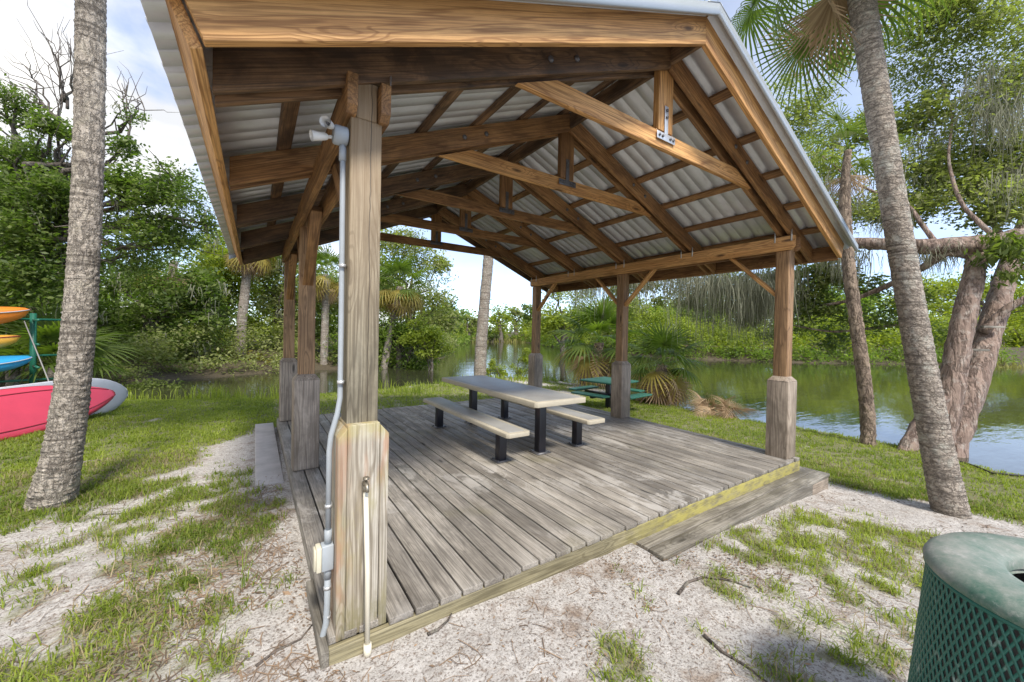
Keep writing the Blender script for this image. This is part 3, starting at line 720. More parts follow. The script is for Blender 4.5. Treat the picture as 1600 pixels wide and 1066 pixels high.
def kayak(name, label, mat, matd, Lh, B, Dp, Mx, ends=2.4, rocker=.12, holes=True, group='kayaks and canoes around the rack', cat='kayak'):
    loc = Mx.to_translation(); k = thing(name, loc, label, cat, group)
    obj('hull', hull(Lh, B, Dp, ends, rocker), mat, k, Mx, smooth=True)
    obj('gunwale_strip', sheer(Lh, B, Dp, ends, rocker, .0, .013), matd, k, Mx, smooth=True)
    if holes:
        for fr in (-.72, .72):          # seams along the deck
            ts = np.linspace(-.93, .93, 40); mb = MB()
            mb.tube([(q*Lh/2, fr*(B/2*max(1-abs(q)**ends,0)**.75), (Dp*max(1-abs(q)**4,0)**.5)*.172+rocker*abs(q)**2.6+.002) for q in ts], .010, 6, cap=False); obj('deck_seam', mb, matd, k, Mx, smooth=True)
        for (x, y) in ((1.02,.12),(1.02,-.12),(.55,-.17),(1.22,0),(-1.1,.1)):
            mb = MB(); mb.tube([(x,y,Dp*.1),(x,y,Dp*.212)], .03, 10); obj('scupper', mb, matd, k, Mx)
    return k
def orient(center, direction, roll):   # X along direction, rolled about it
    x = Vector(direction).normalized(); z = Vector((0,0,1)); y = z.cross(x).normalized(); z = x.cross(y)
    Mx = Matrix.Identity(4)
    for i in range(3): Mx[i][0], Mx[i][1], Mx[i][2], Mx[i][3] = x[i], y[i], z[i], center[i]
    return Mx @ Matrix.Rotation(roll, 4, 'X')
kdir = np.array([.43,.90,0]); bow = np.array([*onz(170,648,-.25)[:2], 0]); c = bow-kdir*1.75; c[2] = g1(c[0], c[1])+.34
kayak('kayak', 'red sit on top kayak lying on its side on the lawn behind the leaning palm', M['red'], M['red_dark'], 3.5, .80, .40, orient(c, kdir, R(60)))
c2 = bow+kdir*.95+np.array([-.9,.43,0])*.38-kdir*2.3; c2[2] = g1(c2[0], c2[1])+.28
kayak('canoe', 'pale grey canoe lying on its side behind the red kayak', M['canoe_grey'], M['canoe_white'], 4.6, .84, .50, orient(c2, kdir, R(80)), 5.0, .0, False, cat='canoe')
rk = at(52, 540, 10.2); rkd = np.array([.92,.39,0]); rkn = np.array([.39,-.92,0])
def rackpt(a, b, z): q = rk+rkd*a+rkn*b; return np.array([q[0], q[1], z])
rg = g1(rk[0], rk[1])
rack = thing('kayak_rack', (rk[0],rk[1],rg), 'dark green steel rack with horizontal bars holding kayaks', 'rack')
for a in (-3.0, 0., .9): 
    mb = MB(); p = rackpt(a,0,0); mb.box((p[0]-.05,p[1]-.05,rg-.2),(p[0]+.05,p[1]+.05,1.78)); obj('upright', mb, M['rack'], rack)
for z in (1.62, .66, .02):
    mb = MB(); mb.tube([rackpt(-3.,0,z), rackpt(.9,0,z)], .028, 8); obj('rail', mb, M['rack'], rack)
for z in (1.60, .98, .40):
    for a in (-3., 0.):
        mb = MB(); mb.tube([rackpt(a,-.05,z), rackpt(a,.85,z)], .03, 8); obj('arm', mb, M['rack'], rack)
def onrack(endpx, vv, z, Lh, dep):
    e = at(endpx, vv, dep); c = e-rkd*Lh/2*.98; c[2] = z; return c
kayak('kayak', 'orange kayak on the top arms of the green rack', M['orange'], M['canoe_grey'], 3.4, .76, .58, orient(onrack(44,500,1.75,3.4,9.9), rkd, R(8)), ends=3.6, holes=False)
kayak('kayak', 'yellow kayak on the middle arms of the green rack', M['yellow'], M['red_dark'], 3.2, .74, .50, orient(onrack(30,552,1.06,3.2,9.9), rkd, R(-6)), ends=3.6, holes=False)
kayak('kayak', 'blue kayak on the lowest arms of the green rack', M['blue'], M['canoe_grey'], 3.2, .74, .46, orient(onrack(48,585,.53,3.2,9.9), rkd, R(10)), ends=3.6, holes=False)
mb = MB(); mb.tube([at(38,502,9.7), at(60,556,9.0), at(84,615,8.1)], .012, 6)
tag(obj('tie_down_strap', mb, M['strap']), 'thin grey strap slanting from the orange kayak down to the red kayak', 'strap')

# ------------------------------------------------------------------ vegetation generators
LD = 6.
def leaves(mb, centers, radii, size, dens, sub=9, flat=.75, droop=.2, asp=.5):
    for c, r in zip(centers, radii):
        r3 = np.array([r, r, r*flat]); m_ = max(5, int(sub))
        s = rng.normal(size=(m_, 3)); s /= np.linalg.norm(s, axis=1)[:, None]; s *= (rng.random((m_, 1))**.45)
        sc = c+s*r3*.85; n = int(LD*dens*(r/size)**2)
        k = rng.integers(0, m_, n); off = rng.normal(size=(n, 3))*r*.27*np.array([1,1,.75]); P = sc[k]+off
        d = rng.normal(size=(n, 3)); d[:, 2] = d[:, 2]*.55-droop; d /= np.linalg.norm(d, axis=1)[:, None]
        w = np.cross(d, rng.normal(size=(n, 3))+np.array([0,0,1.2])); w /= np.linalg.norm(w, axis=1)[:, None]+1e-9
        L = (size*rng.uniform(.45, 1.5, n)*rng.choice([.8,1.,1.25]))[:, None]; h = L*asp*.5
        V = np.stack([P-d*L*.5, P-w*h, P+d*L*.5, P+w*h], 1).reshape(-1, 3)
        mb.add(V, np.arange(4*n).reshape(n, 4))
def mosslocks(mb, P, lens, w=.03, nper=10, spread=.12):
    for p, l in zip(P, lens):
        for q in range(nper):
            o = np.asarray(p)+rng.normal(size=3)*np.array([spread,spread,.06]); n = 5; ll = l*rng.uniform(.35,1.1)
            z = np.linspace(0, 1, n); a = rng.uniform(0, 2*np.pi); sw = np.cumsum(rng.normal(size=(n,2))*.034, 0)
            cx = o[0]+sw[:,0]; cy = o[1]+sw[:,1]; cz = o[2]-z*ll; ww = w*rng.uniform(.5,1.3)*(1-z*.85)
            dx, dy = math.cos(a)*ww, math.sin(a)*ww
            V = np.vstack([np.stack([cx-dx,cy-dy,cz],-1), np.stack([cx+dx,cy+dy,cz],-1)]); i = np.arange(n-1)
            mb.add(V, np.stack([i,i+1,i+1+n,i+n],-1))
def curve(a, b, n=7, sag=0., wob=.08):
    a, b = np.asarray(a,float), np.asarray(b,float); t = np.linspace(0,1,n)[:,None]; L = np.linalg.norm(b-a)
    w = rng.normal(size=(n,3))*wob*L*.35; w[0] = w[-1] = 0
    return a+(b-a)*t+np.array([0,0,1])*(-sag*L*4*t*(1-t))+w*np.sin(np.pi*t)
def tree(name, label, cat, base, fork, clumps, size=.12, dens=5., leaf='bush', barkm='bark_dark', r0=.15, group=None, moss=0, asp=.5, sub=9, flat=.75, stems=1):
    """trunk from base to fork, a limb to each clump (pos, radius), twigs, leaves through each clump"""
    base = np.array(base, float); fork = np.array(fork, float)
    t = thing(name, base, label, cat, group)
    tr = MB(); pts = curve(base-np.array([0,0,.15]), fork, 9, 0, .06); tr.tube(pts, np.linspace(r0*1.25, r0*.7, 9), 10)
    for k in range(stems-1):
        q = clumps[k % len(clumps)][0]; b = base+rng.normal(size=3)*np.array([.3,.3,0]); tr.tube(curve(b-np.array([0,0,.15]), q, 9, 0, .1), np.linspace(r0*.7, r0*.2, 9), 7)
    lf = MB(); C = []; Rr = []
    for c, r in clumps:
        s = pts[rng.integers(5, 9)]; lp = curve(s, c, 8, -.05, .12); tr.tube(lp, np.linspace(r0*.45, r0*.08, 8), 6)
        for q in range(4):
            e = np.asarray(c)+rng.normal(size=3)*r*.55; tr.tube(curve(lp[rng.integers(4, 8)], e, 5, 0, .15), np.linspace(r0*.12, r0*.02, 5), 4, cap=False)
        C.append(np.asarray(c)); Rr.append(r)
    obj('trunk', tr, M[barkm], t, smooth=True)
    leaves(lf, C, Rr, size, dens, sub, flat, asp=asp); obj('crown', lf, M[leaf], t)
    if moss:
        mm = MB()
        for c, r in zip(C, Rr):
            n = max(2, int(moss)); P = c+rng.normal(size=(n,3))*np.array([r,r,r*.35])*.6; mosslocks(mm, P, rng.uniform(.3,.9,n)*min(1.,r*1.), .016*max(1, size/.1), 8, .10*max(1,r))
        obj('hanging_moss', mm, M['moss'], t)
    return t
def px(u, v, r, d): return (at(u, v, d), r*d/FPX)
def gbase(u, d): p = at(u, 560, d); return np.array([p[0], p[1], g1(p[0], p[1])])
def ptree(name, label, cat, u, d, fork, cl, **kw):
    b = gbase(u, d); return tree(name, label, cat, b, at(fork[0], fork[1], d), [px(*c) if len(c) == 4 else px(*c, d) for c in cl], **kw)

def fan(n=22, L=.8, pet=.9, droop=.35, span=115, fold=.25, wid=.028, petw=.012, curl=.3):
    """one fan frond: petiole along +X, leaflets round its end"""
    V = []; F = []; o = 0
    a = np.radians(np.linspace(-span, span, n))
    for k, q in enumerate(a):
        l = L*(.72+.28*math.cos(q*.8))*rng.uniform(.9,1.08); rib = .28*L*math.cos(q*.5)
        s = np.array([0,.35,.7,1.]); dx, dy = math.cos(q), math.sin(q)
        zz = -droop*l*s**2.2-curl*rib*.6+fold*abs(math.sin(q))*s*l*.5*(1-s*.6)
        x = pet+rib*.6+dx*l*s; y = dy*l*s; w = wid*np.array([.45,1.,.75,.08])*(L/.8)
        A = np.stack([x-dy*w, y+dx*w, zz], -1); B = np.stack([x+dy*w, y-dx*w, zz+.004], -1)
        V += [A, B]; i = np.arange(3); F.append(np.stack([i, i+1, i+5, i+4], -1)+o); o += 8
    x = np.linspace(0, pet+.15*L, 4); A = np.stack([x, 0*x-petw, 0*x], -1); B = np.stack([x, 0*x+petw, 0*x], -1); V += [A, B]
    i = np.arange(3); F.append(np.stack([i,i+1,i+5,i+4],-1)+o)
    return np.vstack(V), np.vstack(F)
def place_fan(mb, VF, hub, az, el, roll=0.):
    V, F = VF; Mx = (Matrix.Rotation(az,3,'Z') @ Matrix.Rotation(-el,3,'Y') @ Matrix.Rotation(roll,3,'X'))
    mb.add(V @ np.array(Mx).T+np.asarray(hub), F)
def crown_parts(t, hub, green=26, yellow=0, dead=0, L=.8, pet=.9, n=22, gm='frond', lo=-25, wid=.028):
    g = MB()
    for k in range(green):
        el = R(lo+(85-lo)*((k+.5)/green)**1.0); place_fan(g, fan(n, L*rng.uniform(.85,1.1), pet*rng.uniform(.8,1.15), .25+.45*rng.random(), wid=wid), hub, k*2.399+rng.uniform(-.2,.2), el, rng.uniform(-.3,.3))
    obj('crown', g, M[gm], t)
    if yellow:
        y = MB()
        for k in range(yellow): place_fan(y, fan(n, L, pet, .7, wid=wid), hub, k*2.399+1+rng.uniform(-.3,.3), R(rng.uniform(-50,-12)), rng.uniform(-.4,.4))
        obj('yellow_fronds', y, M['frond_yellow'], t)
    if dead:
        y = MB()
        for k in range(dead): place_fan(y, fan(n, L*.95, pet*.75, rng.uniform(-.3,.4), span=70, wid=wid*.8, curl=.1, fold=.9), hub-np.array([0,0,rng.uniform(0,.35)]), k*2.399+.4+rng.uniform(-.3,.3), R(rng.uniform(-84,-48)), rng.uniform(-1.2,1.2))
        obj('dead_fronds', y, M['frond_dead'], t)
def trunk_jit(n, sides, amp, rows, boots=0.):
    a = np.arange(sides)[None]/sides; r = np.arange(n)[:, None]
    q = rng.normal(size=(n, sides)); q = (q+np.roll(q,1,1)+np.roll(q,-1,1))/3
    ring = np.abs(((r/n*rows) % 1)-.5)*2
    if boots: q = q*.6+boots*((((r/n*rows)+np.floor(a*7)*.5) % 1)-.4)*np.abs(np.sin(a*7*np.pi))
    return 1+amp*(q+.35*ring-.2)
def palm(name, label, pts, r, bm='bark_palm2', jit=(.05, 60, 0.), sides=20, rings=80, group=None, **cr):
    pts = np.asarray(pts, float); t = thing(name, pts[0], label, 'palm tree', group)
    s = np.linspace(0, 1, len(pts)); q = np.linspace(0, 1, rings)
    from_ = lambda y: np.interp(q, s, y)
    P = np.stack([from_(pts[:, k]) for k in range(3)], -1)
    for _ in range(3): 
        P[1:-1] = (P[:-2]+2*P[1:-1]+P[2:])/4 if rings < 120 else P[1:-1]
    if len(pts) > 2:
        cf = [np.polyfit(s, pts[:, k], min(3, len(pts)-1)) for k in range(3)]; P = np.stack([np.polyval(c, q) for c in cf], -1)
    rr = np.interp(q, np.linspace(0,1,len(r)), r)
    mb = MB(); mb.tube(P, rr, sides, jit=trunk_jit(rings, sides, *jit)); obj('trunk', mb, M[bm], t, smooth=True)
    if cr: crown_parts(t, P[-1]+np.array([0,0,.05]), **cr)
    return t

# ------------------------------------------------------------------ near palms
def trunkpts(px_list, d0, d1, zbase=None):
    n = len(px_list); return [at(u, v, d0+(d1-d0)*k/(n-1)) for k, (u, v) in enumerate(px_list)]
lpd = 3.44
pts = trunkpts([(72,822),(92,720),(118,560),(136,400),(140,200),(140,0),(139,-250),(138,-520)], lpd, lpd)
palm('palm_tree', 'leaning tan palm trunk on the lawn in front of the red kayak', pts, [.172,.126,.110,.101,.097,.096,.095,.09], 'bark_palm', (.05, 150, 0.), 64, 520, green=30, yellow=6, dead=12, L=.95, pet=1.1, n=24)
pts = trunkpts([(1487,805),(1462,690),(1425,500),(1388,250),(1355,60),(1342,-30),(1322,-190)], 4.17, 4.5)
palm('palm_tree', 'tall grey palm leaning beside the end of the wooden step, crown overhead', pts, [.152,.130,.118,.114,.118,.126,.135], 'bark_palm2', (.035, 120, 0.), 56, 420, green=34, yellow=0, dead=4, L=.92, pet=1.2, n=32, lo=-66, wid=.013)
pts = trunkpts([(750,590),(752,540),(757,470),(764,400),(772,300),(778,220)], 15.8, 15.8)
palm('palm_tree', 'straight grey palm trunk standing at the pond edge behind the beige table', pts, [.26,.23,.215,.205,.2], 'bark_palm2', (.05, 55, 0.), 22, 120, green=26, yellow=6, dead=8)
pts = trunkpts([(1356,706),(1354,640),(1346,560),(1335,480),(1324,400),(1320,320),(1325,235)], 7.3, 7.8)
palm('palm_tree', 'slim flaking palm trunk between the front step corner post and tall grey palm', pts, [.118,.112,.108,.105,.10,.06], 'bark_thin', (.10, 30, .9), 28, 150, green=12, dead=3, L=.5, pet=.5, n=20, wid=.016, gm='darkleaf')
# boot-trunk palms at the shore
pts = trunkpts([(912,600),(918,580),(930,555),(936,536)], 14.8, 14.8)
palm('palm_tree', 'short crooked palm with crossed frond bases beside the green picnic table', pts, [.15,.19,.2,.18], 'bark_thin', (.16, 12, .7), 22, 60, green=24, dead=16, yellow=4, L=1.0, pet=.9, n=20)
b = gbase(1030, 11.6)
palm('palm_tree', 'low palm with brown skirt of dead fronds beside the frond heap', [b-np.array([0,0,.1]), b+np.array([.02,0,.5]), b+np.array([.1,-.05,1.15])], [.16,.16,.15], 'bark_thin', (.15, 9, .7), 18, 30, green=18, dead=44, yellow=5, L=.75, pet=.6, n=18)

# ------------------------------------------------------------------ big oak at right
oak = thing('oak_tree', (*onz(1465,712,-.55)[:2], -.55), 'big twin stemmed oak leaning over the pond with a long level limb', 'oak tree')
def limb(mb, pl, r, sides=16, n=40, jitter=.10):
    pl = np.array([at(*q) for q in pl]); s = np.linspace(0,1,len(pl)); q = np.linspace(0,1,n)
    P = np.stack([np.interp(q, s, pl[:,k]) for k in range(3)], -1)
    for _ in range(4): P[1:-1] = (P[:-2]+2*P[1:-1]+P[2:])/4
    J = 1+jitter*rng.normal(size=(n,sides)); J = (J+np.roll(J,1,0)+np.roll(J,1,1)+np.roll(J,-1,1))/4
    mb.tube(P, np.interp(q, np.linspace(0,1,len(r)), r)*.70, sides, jit=J); return P
mb = MB()
limb(mb, [(1455,725,7.1),(1478,650,7.1),(1492,570,7.15),(1508,490,7.2),(1524,420,7.3),(1530,392,7.4)], [.30,.27,.25,.23,.21,.22], 22, 60)
limb(mb, [(1478,725,7.2),(1500,650,7.25),(1530,570,7.4),(1552,500,7.6),(1568,440,7.8),(1590,380,8.1),(1640,260,8.6),(1700,120,9)], [.34,.32,.29,.26,.23,.2,.17,.12], 22, 60)
limb(mb, [(1405,716,6.95),(1425,690,7.0),(1450,655,7.08),(1470,620,7.1)], [.10,.2,.24,.2], 16, 24)
limb(mb, [(1535,520,7.45),(1575,480,7.3),(1615,462,7.1),(1690,430,6.9)], [.12,.10,.09,.07], 12, 24)
limb(mb, [(1660,362,7.0),(1600,372,7.1),(1530,384,7.35),(1450,385,7.6),(1400,382,7.9),(1330,380,8.4),(1250,392,9.0),(1170,418,9.6),(1090,430,10.2)], [.27,.27,.25,.21,.19,.16,.12,.08,.05], 20, 80, .14)
limb(mb, [(1525,400,7.4),(1480,392,7.5),(1440,420,7.9),(1380,450,8.6),(1330,470,9.2),(1270,480,9.8)], [.14,.12,.10,.08,.06,.04], 12, 40)
limb(mb, [(1465,384,7.6),(1440,350,7.8),(1420,320,8.0),(1340,290,8.5),(1280,240,9)], [.07,.06,.045,.03,.015], 10, 30)
limb(mb, [(1560,376,7.2),(1500,320,7.6),(1480,250,8.),(1490,180,8.4),(1470,120,9)], [.07,.05,.035,.025,.012], 10, 30)
limb(mb, [(1610,440,8.),(1520,300,8.6),(1420,260,9),(1330,200,9.6),(1260,160,10)], [.08,.07,.05,.04,.02], 8, 30)
limb(mb, [(1420,505,9.),(1370,512,9.3),(1300,520,9.7),(1220,505,10)], [.05,.045,.035,.02], 8, 24)
obj('trunk', mb, M['bark_oak'], oak, smooth=True)
cl = []
for (u, v, r, d) in [(930,432,26,11.6),(975,455,26,11.4),(1010,425,30,11.2),(1070,428,32,10.9),(1130,432,32,10.5),(1190,436,32,10.2),(1060,468,26,10.9),(1120,475,26,10.5),(1210,468,28,10.1),(1265,450,32,9.9),(1300,425,32,9.8),(1330,440,28,9.4),(1290,480,26,9.8),(1170,500,20,10.2),(960,440,24,11.4),(1000,446,26,11.2),(1050,440,28,11),(1100,450,28,10.6),(1150,446,28,10.4),(1180,470,24,10.2),(1080,475,20,10.8),(1030,470,18,11),(1240,455,28,10),(1290,440,28,9.8),(1250,180,45,9.5),(1290,150,40,9.5),(1240,250,45,9.6),(1300,260,50,9),(1340,330,40,8.6),(1290,330,45,9.2),(1250,320,40,9.6),(1410,260,50,8.8),(1440,180,45,9),(1480,230,50,8.6),(1540,180,60,8.2),(1580,110,55,8),(1500,110,50,8.8),(1450,90,40,9.2),(1560,260,60,8.2),(1600,220,60,8),(1480,310,45,8.2),(1550,330,45,7.8),(1600,310,50,7.6),(1590,40,60,8),(1520,50,45,8.6),(1430,330,35,8.4),(1390,320,35,8.8),(1620,140,60,8),(1300,400,30,9.6),(1260,430,35,9.9),(1200,440,25,10.2),(1440,130,50,9.2),(1400,200,40,9.4),(1420,40,55,9),(1480,20,55,8.8),(1540,10,60,8.4),(1600,90,60,8.2),(1530,240,55,8.6),(1460,280,50,8.8),(1330,210,40,9.6),(1270,210,45,9.8),(1210,230,35,10),(1230,130,30,10),(1310,100,25,9.8),(1400,330,40,9),(1510,290,50,8.4),(1580,300,55,8.2),(1620,230,60,8),(1390,110,35,9.4)]:
    cl.append((u,v,r*.95,d))
lf = MB(); cs = [px(*c) for c in cl]; leaves(lf, [c[0] for c in cs], [c[1] for c in cs], .085, 3.6, 14, .75, asp=.5); obj('crown', lf, M['olive'], oak)
lf = MB(); cs = [px(*c) for c in [(1590,385,34,6.9),(1560,400,30,6.95),(1620,400,34,6.8),(1580,430,22,6.9),(1550,372,18,7.0)]]
leaves(lf, [c[0] for c in cs], [c[1] for c in cs], .12, 5., 10, .6, droop=1.3, asp=.3); obj('resurrection_fern', lf, M['darkleaf'], oak)
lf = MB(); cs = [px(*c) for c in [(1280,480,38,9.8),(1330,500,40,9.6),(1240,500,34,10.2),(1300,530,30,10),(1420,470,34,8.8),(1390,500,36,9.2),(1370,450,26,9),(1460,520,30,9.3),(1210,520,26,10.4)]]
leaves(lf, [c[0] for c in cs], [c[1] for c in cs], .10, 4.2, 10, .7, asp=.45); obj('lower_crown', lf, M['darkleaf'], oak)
mm = MB()
for (u, v, n, l, d, su, sv) in [(1150,432,34,1.4,9.8,80,34),(1080,437,28,1.4,10.3,60,34),(1210,440,26,1.3,9.4,40,24),(1180,470,20,1.0,9.9,60,20),(930,440,16,1.1,11.4,50,14),(1310,395,14,.8,8.6,40,6),(1270,300,14,.8,9.4,30,30),(1330,300,12,.8,9,30,20),(1570,150,26,1.0,8,40,50),(1450,220,16,.8,8.8,50,50),(1590,260,16,.9,8,30,40),(1270,240,12,.7,9.5,40,40),(1520,140,8,.7,8.4,25,30),(1450,390,12,.6,7.8,60,8),(1420,270,8,.6,8.8,30,30),(1240,350,10,.7,9.8,30,20),(1560,300,8,.6,8,30,20),(1000,435,12,1.0,11,30,8),(1380,330,10,.6,8.6,40,20)]:
    P = [at(u+rng.normal()*su*.5, v+rng.normal()*sv*.5, d+rng.normal()*.3) for _ in range(n)]; mosslocks(mm, P, rng.uniform(.25,1.15,n)*l, .009, 26, .17)
obj('hanging_moss', mm, M['moss'], oak)
for k, (u, v, d, lab) in enumerate([(1551,511,7.28,'grey board nailed across the oak stem, the upper of two climbing boards'),(1527,547,7.12,'grey board nailed across the oak stem, the lower of two climbing boards')]):
    c = at(u, v, d); mb = MB(); mb.box((-.19,-.03,-.02),(.19,.03,.02))
    tag(obj('climbing_board', mb, M['step'], None, Matrix.Translation(Vector(c)) @ Matrix.Rotation(R(-36), 4, 'Z'), bevel=.003), lab, 'board', 'climbing boards on the oak')

# ------------------------------------------------------------------ left oak and creek bank trees
t = ptree('oak_tree', 'large dark oak behind the kayak rack with bare twigs above its crown', 'oak tree', -60, 12.5, (15,380),
  [(25,165,42,12),(5,150,30,12),(15,250,50,12),(50,290,50,12.3),(70,235,28,12),(110,215,26,11.6),(95,265,35,12),(195,230,26,11),(205,180,20,11),(190,285,40,11),(230,300,45,11),(275,285,42,11),(305,315,40,11),(320,350,28,11),(250,350,50,11.2),(190,350,45,11.6),(100,330,48,12),(40,370,55,12.6),(130,390,50,12.6),(285,375,40,11.6),(210,400,50,12.2),(20,400,60,11.3),(60,440,55,11.3),(-20,460,60,11.3),(90,300,45,11.2),(20,330,55,11.2),(60,360,50,11.2),(0,300,45,11.2),(80,200,30,11.4),(35,240,35,11.4)],
  size=.11, dens=4.6, leaf='oak', r0=.34, moss=2, asp=.45, sub=11)
tw = MB()
for (a, b) in [((95,260),(110,60)),((100,200),(45,110)),((105,170),(75,62)),((100,160),(130,90)),((95,190),(50,140)),((205,240),(190,130)),((200,190),(222,160))]:
    c = curve(at(*a,11.8), at(*b,11.6), 8, 0, .12); tw.tube(c, np.linspace(.045,.008,8), 5)
    for q in range(9): tw.tube(curve(c[rng.integers(2,8)], c[-1]+rng.normal(size=3)*.45, 5, 0, .2), np.linspace(.016,.004,5), 4, cap=False)
obj('bare_branches', tw, M['bark_dark'], t)
BK = 'trees along the creek bank'
ptree('tree', 'dense dark green tree hanging over the creek behind the canoe', 'tree', 235, 17.5, (240,500), [(185,440,45),(240,445,50),(290,470,48),(215,500,50),(265,530,52),(200,550,42),(310,530,40),(250,575,40),(330,490,36),(160,500,45),(320,440,36),(190,590,30),(290,580,34)], size=.15, dens=4.8, leaf='oak', r0=.2, group=BK, moss=4)
ptree('tree', 'bushy green tree directly behind the kayak rack, under the dark oak', 'tree', 40, 16.5, (50,480), [(10,440,50),(60,430,50),(110,470,50),(30,500,50),(90,530,45),(-30,480,60),(130,420,40),(10,400,45),(150,540,40)], size=.15, dens=4.8, leaf='bush', r0=.18, group=BK, moss=3)
ptree('tree', 'yellow green tree between the dark creek tree and the pale palm trunk', 'tree', 345, 21, (345,500), [(350,420,42),(335,470,46),(375,450,40),(355,520,40),(320,400,34),(385,400,34),(340,375,28),(395,510,36)], size=.17, dens=4.2, leaf='bright', r0=.15, group=BK)
ptree('tree', 'grey green tree behind the two deck posts on the creek side', 'tree', 440, 22.5, (430,500), [(420,430,40),(440,470,44),(415,520,40),(460,400,44),(490,440,44),(470,500,48),(510,480,44),(435,550,34),(500,530,40),(400,380,34),(450,360,36)], size=.17, dens=4.2, leaf='olive', r0=.16, group=BK, moss=2)
ptree('shrub', 'low shrub with yellow leaves on the creek bank under the leaning branch', 'shrub', 355, 19.5, (350,575), [(330,565,24),(360,560,26),(390,570,22),(310,575,20),(415,570,20)], size=.13, dens=4.2, leaf='yellowleaf', r0=.06, group='shrubs along the creek bank', stems=4)
ptree('tree', 'big grey green tree rising behind the pale corner post and yellow palm', 'tree', 640, 24, (640,480), [(640,375,30),(610,385,36),(670,430,34),(688,415,22),(655,400,34),(600,430,40),(690,470,26),(580,470,44),(660,480,40),(700,500,24)], size=.17, dens=3.8, leaf='olive', r0=.2, group=BK, moss=1)
ptree('tree', 'dense bushy tree drooping to the water below the green and gold palm', 'tree', 625, 21.5, (620,520), [(615,520,42),(650,520,36),(600,565,36),(640,570,34),(670,555,30),(575,540,44),(540,510,44),(560,580,36),(620,600,18),(660,590,18)], size=.15, dens=4.6, leaf='bush', r0=.16, group=BK, stems=3)
ptree('shrub', 'bright yellow green shrub leaning over the water beside the dense bushy tree', 'shrub', 672, 20.3, (676,550), [(680,530,24),(660,525,22),(695,540,17),(650,505,18),(670,550,20),(640,530,18)], size=.13, dens=3.6, leaf='bright', r0=.07, group='shrubs along the creek bank', stems=3)
ptree('shrub', 'dark twiggy shrub on the near creek bank behind the canoe bow', 'shrub', 235, 13.2, (235,610), [(210,610,22),(240,608,24),(275,612,20),(195,622,16),(305,618,16)], size=.10, dens=3., leaf='darkleaf', r0=.05, group='shrubs along the creek bank', stems=5)
# palms of the creek bank
def bpalm(lab, pl, d, r, **kw): palm('palm_tree', lab, trunkpts(pl, d, d), r, kw.pop('bm','bark_palm2'), (.06,30,0.), 14, 50, 'palms along the creek bank', **kw)
bpalm('pale palm trunk across the creek, under the roof corner beside the deck posts', [(374,578),(377,520),(381,470),(387,420),(390,385)], 19.5, [.24,.22,.2,.2], green=14, yellow=12, dead=14, L=.8, pet=.8, n=18)
bpalm('palm with rusty dead fronds above the dark creek tree', [(255,590),(262,500),(272,408)], 18.2, [.15,.15], green=8, yellow=2, dead=26, L=.9, pet=.9, n=18)
bpalm('small yellow palm seen between the creek side posts and the pale corner post', [(506,580),(508,500),(511,430)], 20.5, [.2,.18], green=16, yellow=14, dead=10, L=.8, pet=.8, n=18)
bpalm('green and gold palm with slanting trunk just beyond the pale corner post', [(598,590),(606,540),(616,490),(625,448)], 21, [.2,.18,.18], green=22, yellow=14, dead=8, L=.95, pet=.9, n=20)
bpalm('low saw palmetto with grey green fans behind the kayak rack', [(22,640),(20,572)], 12., [.15,.15], green=26, L=1.0, pet=.9, n=22, lo=5)
bpalm('low saw palmetto with green fans between the rack post and the leaning palm', [(85,640),(86,575)], 11.6, [.15,.15], green=24, L=.95, pet=.85, n=22, lo=0)

